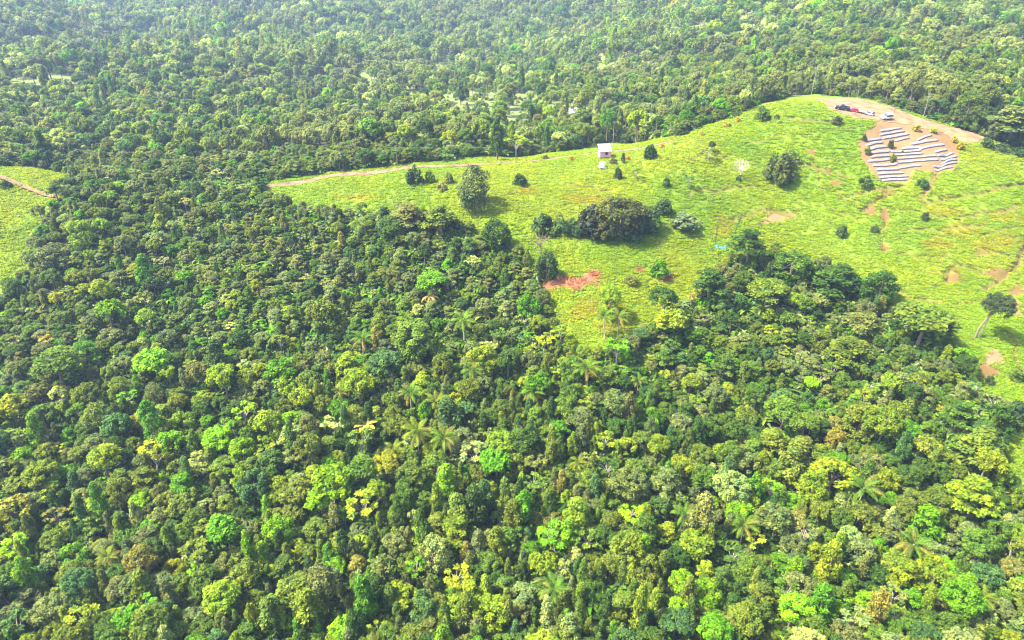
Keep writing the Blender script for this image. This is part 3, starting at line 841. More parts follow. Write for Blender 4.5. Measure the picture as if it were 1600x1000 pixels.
# crowns that stand out in the photograph: column, row, width in pixels, colour, shape
STAND = [
    (240, 565, 50, 'lime green', 'round'), (262, 585, 32, 'yellow green', 'round'), (168, 490, 38, 'lime green', 'round'), (380, 642, 40, 'lime green', 'open'), (437, 578, 54, 'fresh green', 'round'), (675, 437, 56, 'fresh green', 'round'),
    (90, 572, 72, 'mid green', 'round'), (130, 545, 36, 'fresh green', 'round'), (160, 460, 32, 'yellow green', 'round'), (378, 700, 40, 'lime green', 'round'), (238, 715, 46, 'golden yellow', 'open'),
    (16, 640, 46, 'golden yellow', 'round'), (47, 664, 30, 'lime green', 'column'), (270, 690, 40, 'lime green', 'round'), (285, 650, 40, 'yellow green', 'round'), (236, 655, 32, 'fresh green', 'column'),
    (518, 755, 62, 'lime green', 'round'), (503, 786, 40, 'lime green', 'round'), (430, 820, 54, 'lime green', 'round'), (525, 880, 38, 'lime green', 'round'), (35, 892, 34, 'lime green', 'column'), (20, 795, 56, 'rusty orange', 'round'),
    (12, 805, 28, 'golden yellow', 'round'), (780, 838, 28, 'yellow green', 'column'), (830, 468, 42, 'fresh green', 'round'), (703, 640, 46, 'blue green', 'column'), (755, 556, 54, 'yellow green', 'round'), (562, 600, 54, 'yellow green', 'round'),
    (395, 748, 54, 'blue green', 'round'), (648, 520, 70, 'mid green', 'round'), (605, 560, 46, 'blue green', 'round'), (1200, 450, 66, 'olive green', 'round'), (1205, 765, 34, 'lime green', 'open'), (1300, 945, 44, 'lime green', 'round'),
    (1105, 915, 56, 'lime green', 'round'), (1140, 755, 58, 'pale green', 'round'), (1092, 802, 46, 'brownish green', 'column'), (982, 752, 60, 'brownish green', 'round'), (1445, 503, 84, 'olive green', 'round'), (1540, 690, 84, 'olive green', 'layer'),
    (1350, 500, 62, 'brownish green', 'layer'), (1330, 545, 80, 'olive green', 'layer'), (1300, 742, 66, 'yellow green', 'round'), (1275, 760, 50, 'yellow green', 'round'), (1520, 782, 80, 'yellow green', 'layer'), (1460, 900, 60, 'yellow green', 'round'),
    (1510, 945, 60, 'fresh green', 'round'), (1240, 950, 54, 'lime green', 'round'), (1290, 930, 44, 'fresh green', 'column'), (1245, 880, 26, 'lime green', 'column'), (1300, 875, 36, 'golden yellow', 'column'), (1375, 940, 32, 'rusty orange', 'column'),
    (680, 862, 54, 'pale green', 'round'), (712, 900, 44, 'golden yellow', 'open'), (225, 880, 50, 'rusty orange', 'round'), (270, 885, 40, 'golden yellow', 'round'), (215, 915, 36, 'yellow green', 'column'), (250, 960, 50, 'blue green', 'round'), (325, 905, 56, 'mid green', 'round'),
    (130, 970, 46, 'yellow green', 'open'), (480, 940, 54, 'yellow green', 'column'), (420, 950, 46, 'olive green', 'column'), (540, 985, 44, 'lime green', 'round'), (570, 930, 36, 'fresh green', 'column'), (840, 600, 40, 'fresh green', 'round'), (965, 545, 40, 'fresh green', 'open'),
    (1245, 705, 50, 'olive green', 'column'), (640, 690, 30, 'pale green', 'open'), (850, 530, 30, 'golden yellow', 'open'), (955, 460, 40, 'yellow green', 'round'), (1055, 500, 46, 'yellow green', 'round'), (1040, 470, 46, 'dark green', 'round'), (1110, 440, 60, 'dark green', 'layer'),
    (1310, 430, 90, 'dark green', 'layer'), (1375, 440, 60, 'dark green', 'round'), (1170, 385, 60, 'dark green', 'layer'), (1240, 400, 70, 'mid green', 'round'), (1345, 650, 60, 'olive green', 'round'), (1380, 665, 54, 'yellow green', 'round'), (1225, 640, 60, 'mid green', 'round'),
    (220, 420, 28, 'fresh green', 'column'), (78, 385, 52, 'grey green', 'round'), (400, 445, 20, 'golden yellow', 'round'), (310, 580, 34, 'brownish green', 'round'), (350, 590, 50, 'yellow green', 'round'), (125, 360, 40, 'yellow green', 'round'), (500, 490, 46, 'olive green', 'round'),
    (340, 545, 36, 'dark green', 'column'), (640, 330, 60, 'brownish green', 'layer'), (610, 340, 50, 'dark green', 'round'), (690, 340, 60, 'olive green', 'layer'), (775, 355, 50, 'dark green', 'round'), (590, 880, 40, 'brownish green', 'column'), (570, 790, 50, 'yellow green', 'open'),
    (740, 790, 40, 'dark green', 'column'), (700, 750, 34, 'lime green', 'column'), (760, 760, 30, 'blue green', 'column'), (720, 790, 40, 'olive green', 'column'), (800, 790, 36, 'olive green', 'column'), (980, 860, 56, 'olive green', 'round'), (900, 790, 50, 'yellow green', 'column'),
    (810, 780, 34, 'fresh green', 'column'), (1020, 640, 40, 'fresh green', 'round'), (885, 635, 44, 'mid green', 'round'), (985, 800, 40, 'lime green', 'open'), (420, 655, 50, 'yellow green', 'round'), (480, 700, 44, 'olive green', 'round'), (520, 660, 40, 'pale green', 'open'),
]
# palm crowns: column, row, width
PALMS = [(565, 520, 48), (632, 480, 34), (724, 498, 48), (738, 565, 46), (640, 606, 50), (680, 618, 46), (528, 598, 44), (652, 672, 60), (694, 682, 60), (614, 685, 44), (486, 690, 36), (832, 600, 44), (557, 338, 38),
         (918, 568, 54), (945, 486, 44), (968, 484, 44), (1352, 757, 64), (1430, 845, 66), (1165, 808, 60), (1072, 790, 50), (866, 912, 62), (575, 990, 54), (628, 992, 50), (1545, 915, 48), (1000, 575, 36), (160, 850, 44), (1420, 985, 46), (905, 700, 36)]

trees = []       # dicts: x,y,z,shape,var,scale,colour,rgb,rot
occupied = []
def add_tree(x, y, shape, scale, colour, flat=1.0):
    trees.append(dict(x=x, y=y, shape=shape, var=random.randrange(len(PROTO[shape])), scale=scale, colour=colour, rot=random.random() * 6.28, flat=flat * random.uniform(0.88, 1.15)))
    occupied.append((x, y, HALF[shape] * scale))

palm_spots = []
for px, py, w in PALMS:
    x, y, z = place_pix(px, py, 8.0)
    m = px_m(x, y, z + 7)
    palm_spots.append((x, y, w * m / 8.6))
    occupied.append((x, y, 2.2 * w * m / 8.6))
for px, py, w, colr, shp in STAND:
    x, y, z = place_pix(px, py, TALL[shp] * 0.72)
    s = w * px_m(x, y, z + 5) / (2 * HALF[shp])
    fl = min(1.0, (1.15 / s) ** 0.8)
    x, y, z = place_pix(px, py, TALL[shp] * 0.72 * s * fl)
    add_tree(x, y, shp, s, colr, fl)

def dart(X, Y, rads, cell=7.0, seed_occ=(), factor=0.72):
    grid = {}
    def key(x, y): return (int(x // cell), int(y // cell))
    for x, y, r in seed_occ: grid.setdefault(key(x, y), []).append((x, y, r))
    keep = []
    for i in range(len(X)):
        k = key(X[i], Y[i]); ok = True
        for a in (-1, 0, 1):
            for b in (-1, 0, 1):
                for (x, y, r) in grid.get((k[0] + a, k[1] + b), ()):
                    if (x - X[i]) ** 2 + (y - Y[i]) ** 2 < (factor * (r + rads[i])) ** 2: ok = False; break
                if not ok: break
            if not ok: break
        if ok:
            keep.append(i); grid.setdefault(k, []).append((X[i], Y[i], rads[i]))
    return np.array(keep, int)

# fill the near slope (in front of the ridge and just behind the road)
n = 32000
Yc = RNG.uniform(58, 262, n); Xc = RNG.uniform(-1, 1, n) * (Yc * 0.80 + 40)
vis = ~(inside(Xc, Yc, MEADOW) | inside(Xc, Yc, FIELD) | inside(Xc, Yc, ROADTREES))
Xc, Yc = Xc[vis], Yc[vis]
Zc = height(Xc, Yc)
pxs, pys, dep = project(np.stack([Xc, Yc, Zc + 5], -1))
shapes, rads, scales = [], [], []
reg = fbm(Xc, Yc, 22, 201)
for i in range(len(Xc)):
    px, py = pxs[i], pys[i]
    pc = 0.10 + 0.34 * max(0.0, 1 - abs(px - 850) / 260) * (1 if 600 < py < 1000 else 0.15) + (0.22 if (py > 780 and px < 700) else 0)
    pl = 0.17 + (0.36 if (py < 540 and 300 < px < 880) else 0) + (0.18 if (px > 1000 and py < 700) else 0)
    po = 0.07 + (0.08 if reg[i] > 0.55 else 0)
    u = random.random()
    s = 'column' if u < pc else 'layer' if u < pc + pl else 'open' if u < pc + pl + po else 'round'
    sc = (random.uniform(0.70, 1.30) if py > 640 else random.uniform(0.62, 1.12)) if py > 560 else random.uniform(0.55, 0.98)
    if s == 'column': sc *= random.uniform(0.75, 1.05)
    if random.random() < 0.30: sc *= 0.72
    shapes.append(s); scales.append(sc); rads.append(HALF[s] * sc)
keep = dart(Xc, Yc, rads, seed_occ=occupied, factor=0.60)
for i in keep:
    fl = random.uniform(0.62, 0.95) if pys[i] < 560 else random.uniform(0.72, 1.05)
    add_tree(Xc[i], Yc[i], shapes[i], scales[i], TN[np.random.default_rng(int(i)).choice(len(TN), p=tint_weights(pxs[i], pys[i]))], fl)

T_x = np.array([t['x'] for t in trees]); T_y = np.array([t['y'] for t in trees]); T_z = height(T_x, T_y)
for t, z in zip(trees, T_z): t['z'] = float(z)
_px, _py, _dp = project(np.stack([T_x, T_y, T_z + np.array([TALL[t['shape']] * t['scale'] * 0.7 for t in trees])], -1))
for i, t in enumerate(trees):
    t['px'], t['py'] = float(_px[i]), float(_py[i])
    t['wide'] = 2 * HALF[t['shape']] * t['scale'] * FPX / _dp[i]
    c = np.array(TINTS[t['colour']]) * random.uniform(0.82, 1.22) * np.array((random.uniform(0.9, 1.12), 1, random.uniform(0.85, 1.15)))
    t['rgb'] = [float(v) for v in c]
n_stand = len(STAND)
inframe = [i for i, t in enumerate(trees) if 4 < t['px'] < 1596 and 4 < t['py'] < 992]
def bykind(names, most):
    c = [i for i in inframe if trees[i]['shape'] in names]
    c.sort(key=lambda i: -(trees[i]['wide'] + (1000 if i < n_stand else 0)))
    return c[:most]
single = set(bykind(('round', 'layer', 'open'), 300)) | set(bykind(('column',), 110))

# ---- labels that single each tree out: look, then rank by nearness to a landmark
LAND = [("the red earth patch", 890, 437), ("the leaning tree", 1540, 475), ('the green netting', 1125, 380), ("the vegetable plot", 1400, 290),
        ('the road bend', 430, 290), ("the yellow rosette", 570, 662), ("the meadow's twin palms", 957, 486), ("the yellow-fronded palm", 1352, 757),
        ("the right-hand fern palm", 1430, 845), ("the dark meadow thicket", 960, 335), ("the field path", 60, 300), ("the star palm", 866, 912),
        ("the lower-left corner", 0, 1000), ("the lower-right corner", 1600, 1000), ("the bottom edge midpoint", 800, 1000), ('the left edge midpoint', 0, 500),
        ("the left edge's lower quarter", 0, 750), ("the bottom edge's left quarter", 400, 1000), ("the bottom edge's right quarter", 1200, 1000), ("the right edge's lower quarter", 1600, 750),
        ('the dead pale branches', 135, 672), ("the spiky palm", 1165, 808), ('the twin palms', 672, 678), ('the photo centre', 800, 500), ('the orange dead fronds', 668, 462), ('the palm by the red patch', 724, 498)]
ORD = ['closest', 'second closest', 'third closest', 'fourth closest', 'fifth closest', 'sixth closest', 'seventh closest', 'eighth closest', 'ninth closest', 'tenth closest']
groups = {}
for i in sorted(single):
    t = trees[i]
    d, k = min((math.hypot(t['px'] - l[1], t['py'] - l[2]), k) for k, l in enumerate(LAND))
    dx, dy = t['px'] - LAND[k][1], t['py'] - LAND[k][2]
    side = ('right side' if dx > 0 else 'left side') if abs(dx) > abs(dy) else ('below it' if dy > 0 else 'above it')
    if LAND[k][0].endswith(('midpoint', 'corner', 'quarter')): side = ''
    groups.setdefault((t['colour'], t['shape'], k, side), []).append((d, i))
for (colr, shp, k, side), L_ in groups.items():
    L_.sort()
    for r, (d, i) in enumerate(L_):
        trees[i]['label'] = f"{colr} {SHAPEN[shp]} tree {ORD[min(r, 9)]} to {LAND[k][0]}" + (f", {side}" if side else '')

def make_tree(name, t, label, cat, group):
    cr, tr = PROTO[t['shape']][t['var']]
    e = link(name, None, loc=(t['x'], t['y'], t['z'] - 0.05), rot=(random.gauss(0, .05), random.gauss(0, .05), t['rot']), scale=(t['scale'], t['scale'], t['scale'] * t['flat']))
    tag(e, label, cat, group)
    c = link('crown', cr, e); c['tint'] = t['rgb']
    link('trunk', tr, e)
    return e
for i in sorted(single):
    t = trees[i]
    if t['shape'] == 'column':
        make_tree('columnar_tree', t, t['label'], 'tree', 'narrow upright trees of the near slope')
    else:
        make_tree('broadleaf_tree', t, t['label'], 'tree', 'broadleaf trees of the near slope')

# the rest of the near forest, past the limit, as one mass
rest = [i for i in range(len(trees)) if i not in single]
MERGED = []; base = {}
for shp in ('round', 'layer', 'column', 'open'):
    base[shp] = len(MERGED)
    MERGED += [merged(c, t, 'forest_tree') for c, t in PROTO[shp]]
scatter('forest', MERGED, [(trees[i]['x'], trees[i]['y'], trees[i]['z'] - 0.05) for i in rest], [base[trees[i]['shape']] + trees[i]['var'] for i in rest],
        [trees[i]['rot'] for i in rest], np.array([(trees[i]['scale'], trees[i]['scale'], trees[i]['scale'] * trees[i]['flat']) for i in rest]), np.array([trees[i]['rgb'] for i in rest]))
print('near trees', len(trees), 'single', len(single))

# undergrowth under and between them
n = 17000
Yu = RNG.uniform(58, 262, n); Xu = RNG.uniform(-1, 1, n) * (Yu * 0.80 + 38)
m = ~(inside(Xu, Yu, MEADOW) | inside(Xu, Yu, FIELD))
Xu, Yu = Xu[m], Yu[m]; Zu = height(Xu, Yu)
pk = RNG.choice(6, len(Xu), p=[.27, .25, .2, .2, .04, .04])
ut = TC[RNG.choice(len(TN), len(Xu), p=(lambda a: a / a.sum())(np.array([.2, .28, .14, .18, .05, 0.01, .12, .04, 0, 0, .1, .04])))] * RNG.uniform(0.8, 1.25, (len(Xu), 1))
scatter('undergrowth', UNDER, np.stack([Xu, Yu, Zu], -1), pk, RNG.uniform(0, 6.28, len(Xu)), RNG.uniform(0.8, 1.9, len(Xu)), ut)

# ------------------------------------------------------------------ the far woods
def far_fill(n, r0, r1, rad, thin=1.0):
    r = np.sqrt(RNG.uniform(r0 ** 2, r1 ** 2, n)); a = RNG.uniform(-R_(41), R_(41), n)
    X = np.sin(a) * r; Y = np.cos(a) * r
    m = ~(inside(X, Y, MEADOW) | inside(X, Y, FIELD)) & (Y > 262)
    cl = inside(X, Y, CLEARING)
    m &= ~(cl & (RNG.random(n) > 0.045))
    X, Y = X[m], Y[m]
    rr = rad * RNG.uniform(0.75, 1.25, len(X))
    op_ = (far_open(X, Y) > 0.3) & (RNG.random(len(X)) < 0.82)
    X, Y, rr = X[~op_], Y[~op_], rr[~op_]
    k = dart(X, Y, rr, cell=rad * 3, factor=0.60)
    return X[k], Y[k], rr[k]
fx, fy, fr = [], [], []
for args in ((26000, 262, 480, 3.2), (34000, 480, 1000, 4.2), (26000, 1000, 2200, 6.5)):
    a, b, c = far_fill(*args); fx.append(a); fy.append(b); fr.append(c)
fx = np.concatenate(fx); fy = np.concatenate(fy); fr = np.concatenate(fr)
fz = height(fx, fy)
print('far trees', len(fx))
dist = np.hypot(fx, fy)
wfar = np.array([.17, .18, .23, .17, .08, .004, .02, .06, .012, .004, .04, .075]); wfar = wfar / wfar.sum()
ft = TC[RNG.choice(len(TN), len(fx), p=wfar)] * RNG.uniform(0.8, 1.35, (len(fx), 1)) * (0.95 + 0.5 * fbm(fx, fy, 60, 301))[:, None]
patch = np.clip((fbm(fx, fy, 75, 311) - 0.53) * 6, 0, 1)[:, None]
ft = ft * (1 - .6 * patch) + np.array((.185, .215, .062)) * RNG.uniform(.8, 1.2, (len(fx), 1)) * (.6 * patch)
close = dist < 520
fs = fr / 3.3 * RNG.uniform(0.85, 1.15, len(fx)) * np.where(close, 1.12, 1.0)
sz = np.stack([fs, fs, fs * RNG.uniform(0.85, 1.25, len(fx))], -1)
FARM = [merged(c, t, 'far_tree') for c, t in FAR] + [merged(c, t, 'far_tree') for c, t in ROUND[:7] + LAYER[:2] + COLUMN[:2] + DOME]
fp = np.where(close, 8 + RNG.choice(15, len(fx), p=[.08] * 7 + [.08, .08, .05, .05, .045, .045, .045, .045]), RNG.choice(8, len(fx), p=[.16, .16, .16, .15, .14, .07, .06, .10]))
scatter('far_forest', FARM, np.stack([fx, fy, fz], -1), fp, RNG.uniform(0, 6.28, len(fx)), sz, ft)

# thicket: leafy growth down to the ground along the forest edges, in gaps between trees and in the far clearing
bx, by = [], []
north = MEADOW[1:18]
for (x0, y0), (x1, y1) in zip(north[:-1], north[1:]):
    L_ = math.hypot(x1 - x0, y1 - y0); k = int(L_ * 1.6)
    f = RNG.random(k); nx, ny = -(y1 - y0) / L_, (x1 - x0) / L_
    if ny < 0: nx, ny = -nx, -ny
    o_ = 0.8 + RNG.gamma(1.6, 2.2, k)
    bx.append(x0 + (x1 - x0) * f + nx * o_); by.append(y0 + (y1 - y0) * f + ny * o_)
n = 2600
Yt = RNG.uniform(60, 268, n); Xt = RNG.uniform(-1, 1, n) * (Yt * .8 + 38); bx.append(Xt); by.append(Yt)
cx0 = min(p[0] for p in CLEARING); cx1 = max(p[0] for p in CLEARING); cy0 = min(p[1] for p in CLEARING); cy1 = max(p[1] for p in CLEARING)
n = 900
qx = RNG.uniform(cx0, cx1, n); qy = RNG.uniform(cy0, cy1, n); m = inside(qx, qy, CLEARING) & (fbm(qx, qy, 14, 61) > 0.40)
ncl = int(m.sum())
bx = np.concatenate(bx + [qx[m]]); by = np.concatenate(by + [qy[m]])
m = ~(inside(bx, by, MEADOW) | inside(bx, by, FIELD) | inside(bx, by, PAD)) & (seg_dist(bx, by, ROAD) > 2.2)
iscl = np.zeros(len(bx), bool); iscl[len(bx) - ncl:] = True
bx, by, iscl = bx[m], by[m], iscl[m]
tw = np.array([.14, .22, .18, .17, .12, .02, .07, .05, .01, .01, .04, .05]); tw /= tw.sum()
tt = TC[RNG.choice(len(TN), len(bx), p=tw)] * RNG.uniform(.8, 1.25, (len(bx), 1))
tt[iscl] = tt[iscl] * .5 + np.array((.2, .25, .06)) * .5
ts = RNG.uniform(.5, 1.0, len(bx)); ts = np.where(iscl, ts * .6, ts)
tp = np.where(RNG.random(len(bx)) < .55, RNG.integers(0, 4, len(bx)), RNG.integers(4, 8, len(bx)))
tsz = np.where(tp < 4, ts * .8, ts * 1.3)
scatter('thicket', [merged(c, t, 'thicket_plant') for c, t in DOME + BUSH], np.stack([bx, by, height(bx, by) - .15], -1), tp, RNG.uniform(0, 6.28, len(bx)), np.stack([tsz, tsz, tsz * RNG.uniform(.7, 1.2, len(bx))], -1), tt)

# ------------------------------------------------------------------ grass
n = 150000
Yg = RNG.uniform(95, 262, n); Xg = RNG.uniform(-1, 1, n) * (Yg * 0.80 + 36)
m = inside(Xg, Yg, MEADOW) | inside(Xg, Yg, FIELD)
Xg, Yg = Xg[m], Yg[m]
gc, gb, _o = land_color(Xg, Yg)
m = (gb < RNG.uniform(0.2, 0.75, len(Xg))) & ~inside(Xg, Yg, PAD) & (seg_dist(Xg, Yg, ROAD) > 1.5)
Xg, Yg, gc = Xg[m], Yg[m], gc[m]
gz_ = height(Xg, Yg)
tall = fbm(Xg, Yg, 9, 401)
gs = (0.55 + 0.35 * tall) * RNG.uniform(0.75, 1.25, len(Xg))
gt = gc * np.array((1.88, 1.64, 1.5)) * RNG.uniform(0.92, 1.1, (len(Xg), 1)) 
print('tufts', len(Xg))
scatter('grass', TUFT, np.stack([Xg, Yg, gz_ + 0.14], -1), RNG.integers(0, 4, len(Xg)), RNG.uniform(0, 6.28, len(Xg)), gs, gt)

# ------------------------------------------------------------------ palms
def frond_mesh(seed, L=4.2, e0=0.9, bend=1.7, droop=0.5):
    rng = np.random.default_rng(seed)
    V = []; F = []; T = []
    pts = []; p = np.array((0.12, 0, 0.0)); ns = 14
    for s in range(ns + 1):
        f = s / ns; e = e0 - bend * f ** 1.25
        pts.append(p.copy()); p = p + np.array((math.cos(e), 0, math.sin(e))) * L / ns
    pts = np.array(pts)
    for s in range(ns):                     # rachis
        w0 = 0.07 * (1 - s / ns) + 0.015; k = len(V)
        V += [pts[s] + (0, w0, 0), pts[s] - (0, w0, 0), pts[s + 1] - (0, w0 * .9, 0), pts[s + 1] + (0, w0 * .9, 0)]
        F.append((k, k + 1, k + 2, k + 3)); T.append(0.75)
    nl = 24
    for s in range(nl):
        f = 0.12 + 0.86 * s / (nl - 1); q = f * ns; i = min(int(q), ns - 1); b = pts[i] + (pts[i + 1] - pts[i]) * (q - i)
        t = unit(pts[i + 1] - pts[i])
        ll = 0.95 * math.sin(PI * (0.10 + 0.85 * f)) ** 0.6 * (0.85 + 0.3 * rng.random()); ww = 0.075
        for sd in (1, -1):
            d = unit(t * (0.55 + 0.5 * f) + np.array((0, sd * 1.0, 0)) + np.array((0, 0, -droop * (0.6 + 0.6 * rng.random()))))
            tip = b + d * ll + np.array((0, 0, -0.12 * ll)); md = b + d * ll * 0.5 + np.array((0, 0, 0.05 * ll))
            k = len(V)
            V += [b + t * ww * 0.5, md + t * ww, tip, md - t * ww]
            F.append((k, k + 1, k + 2, k + 3)); T.append(0.25 + 0.5 * rng.random())
    return new_mesh('frond', np.array(V), np.array(F), M_PALM, tone=T)
FRONDS = [frond_mesh(900, 3.9, 1.25, 1.35, .35), frond_mesh(901, 4.2, 0.85, 1.6, .5), frond_mesh(902, 4.1, 0.45, 1.5, .65), frond_mesh(903, 3.8, 0.0, 1.35, .8)]
def palm_trunk(seed, H):
    rng = random.Random(seed); b = MB()
    lx, ly = rng.uniform(-.7, .7), rng.uniform(-.7, .7)
    pts = [(lx * (1 - (k / 7)) ** 2, ly * (1 - (k / 7)) ** 2, -0.8 + (H + 0.8) * k / 7) for k in range(8)]
    b.tube(pts, [.22, .17, .15, .14, .135, .13, .13, .16], 7)
    return b.mesh('trunk', M_PALEBARK)
PTR = [palm_trunk(i, 7.0 + 0.5 * i) for i in range(3)]
PALM_LABELS = ['tall coconut palm with slim pale trunk on the upper slope, above the yellow-green crown', 'small palm half hidden near the orange dead fronds', 'dark palm with arching fronds left of the red earth patch',
    'palm beside the lime crown, right of the slope middle', 'larger of two palms standing close together mid slope, left one', 'palm just right of the mid slope pair', 'palm with pale leaning trunk beside the fresh green column',
    'left one of the twin broad palms below the slope middle', 'right one of the twin broad palms below the slope middle', 'bright palm just left of the twin broad palms', 'small palm left of the yellow rosette plant',
    'small palm beneath the grassy tongue, its left side', 'palm at the upper forest edge below the road', 'wide flat palm below the grassy tongue', 'left one of two palms side by side on the grass tip', 'right one of two palms side by side on the grass tip',
    'palm with clear pale trunk and yellowing fronds in the lower right forest', 'palm with hanging yellow fronds in the lower right, nearest the right edge of three', 'palm with spiky upright fronds among pale crowns, lower right of centre', 'yellowish palm beside a brown column tree',
    'palm with star-shaped crown near the bottom middle', 'left one of two palms cut by the bottom edge', 'right one of two palms cut by the bottom edge', 'palm near the right edge in the lower corner', 'small palm at the edge right of the wide flat palm',
    'palm in the lower left forest beside dark gaps', 'palm close to the bottom edge, right of centre', 'small palm right of the twin broad palms']
for i, ((x, y, s), lab) in enumerate(zip(palm_spots, PALM_LABELS)):
    rng = random.Random(40 + i); z = gz(x, y)
    e = link('palm_tree', None, loc=(x, y, z), rot=(0, 0, rng.random() * 6.28), scale=s)
    tag(e, lab, 'palm', 'palms in the near forest')
    H = 7.0 + 0.5 * (i % 3)
    tr = link('trunk', PTR[i % 3], e)
    tone = rng.choice([(0.11, 0.195, 0.016), (0.15, 0.205, 0.016), (0.09, 0.18, 0.018)])
    nf = rng.randint(15, 18)
    for k in range(nf):
        f = k / nf
        fr_ = link('frond', FRONDS[min(3, int(f * 4))], e, loc=(0, 0, H - 0.05 - 0.15 * f), rot=(rng.gauss(0, .12), rng.gauss(0, .1), k * 2.39996 + rng.gauss(0, .15)), scale=rng.uniform(0.9, 1.1))
        c = tone
        if f > 0.86 and rng.random() < 0.6: c = (0.24, 0.19, 0.03)
        elif rng.random() < 0.2: c = (0.16, 0.17, 0.03)
        fr_['tint'] = list(c)

# the yellow rosette plant: broad pale leaves in a star
def paddle_mesh():
    V = []; F = []; T = []; prev = None; p = np.array((0.1, 0, 0.0))
    for s in range(7):
        f = s / 6; e = 0.55 - 1.0 * f; w = 0.62 * math.sin(PI * (0.06 + 0.90 * f)) ** 0.8
        k = len(V); V += [p + (0, w, .12 * w), p.copy(), p - (0, w, -.12 * w)]
        if prev is not None: F += [(prev, prev + 1, k + 1, k), (prev + 1, prev + 2, k + 2, k + 1)]; T += [.5, .6]
        prev = k; p = p + np.array((math.cos(e), 0, math.sin(e))) * 2.9 / 6
    return new_mesh('leaf', np.array(V), np.array(F), M_PALM, tone=T)
PADDLE = paddle_mesh()
x, y, z = place_pix(570, 662, 5.5)
e = link('rosette_plant', None, loc=(x, y, z)); tag(e, 'pale yellow rosette of broad drooping leaves on a short stem amid dark crowns', 'plant')
link('stem', PTR[0], e, scale=(0.8, 0.8, 0.74))
for k in range(10):
    o = link('leaf', PADDLE, e, loc=(0, 0, 5.1), rot=(0, -0.15 + 0.25 * (k % 2), k * 2 * PI / 10 + 0.1)); o['tint'] = [(0.42, 0.36, 0.06), (0.40, 0.30, 0.05), (0.36, 0.38, 0.07)][k % 3]

# dead pale branches, and a dead palm with orange fronds
def dead_branch(seed, H=4.5, n=9):
    rng = np.random.default_rng(seed); b = MB()
    b.tube([(0, 0, -.5), (.2, .1, H * .5), (.5, -.1, H)], [.16, .11, .03], 5)
    for k in range(n):
        f = 0.35 + 0.6 * k / n; s = Vector((.2 + .3 * (f - .5), 0, H * f)); a = k * 2.4
        q = s + Vector((math.cos(a), math.sin(a), .5 + .3 * rng.random())) * (1.6 * (1.2 - f))
        b.tube([s, s.lerp(q, .5) + Vector((0, 0, .1)), q], [.07, .045, .015], 4, cap=False)
    return b.mesh('branches', M_PALEBARK)
x, y, z = place_pix(135, 665, 4.0)
o = link('dead_tree', dead_branch(3, 6.0), loc=(x, y, z), rot=(0.25, -0.2, 1), scale=1.1); tag(o, 'bleached bare dead tree leaning among green crowns', 'dead tree')
x, y, z = place_pix(672, 462, 5.0)
e = link('dead_palm', None, loc=(x, y, z)); tag(e, 'dying palm with orange brown collapsed fronds by a dark gap', 'palm')
link('trunk', PTR[0], e, scale=(0.8, 0.8, 0.75))
for k in range(7):
    o = link('frond', FRONDS[2 + k % 2], e, loc=(0, 0, 5.2), rot=(0, 0.35, k * 0.9), scale=0.75); o['tint'] = [0.42, 0.24, 0.08] if k % 2 else [0.40, 0.33, 0.12]

# ------------------------------------------------------------------ plants standing in the meadow
def shrub(px, py, wpx, hpx, colr, label, name='shrub', cat='bush', shape='bush', group=None, hfac=None):
    """base of the plant at the photo pixel, its size measured in pixels"""
    x, y = gpt(px, py); z = gz(x, y); m = px_m(x, y, z)
    w = wpx * m; h = hpx * m / 0.97
    if shape == 'bush':
        cr, tr = random.choice(BUSH); k = (w / 3.1, w / 3.1, h / 2.0)
    else:
        cr, tr = random.choice(PROTO[shape]); k = (w / (2 * HALF[shape]), w / (2 * HALF[shape]), h / TALL[shape])
    e = link(name, None, loc=(x, y, z - 0.05), rot=(0, 0, random.random() * 6.28), scale=k)
    tag(e, label, cat, group)
    c = link('crown', cr, e); c['tint'] = [float(v * random.uniform(.9, 1.1)) for v in (TINTS[colr] if isinstance(colr, str) else colr)]
    link('trunk', tr, e)
    return e
DKB = (0.082, 0.100, 0.026); DK = (0.056, 0.098, 0.026); GY = (0.075, 0.105, 0.055); YL = (0.42, 0.36, 0.03); OR = (0.45, 0.27, 0.03); PALE = (0.13, 0.165, 0.075)
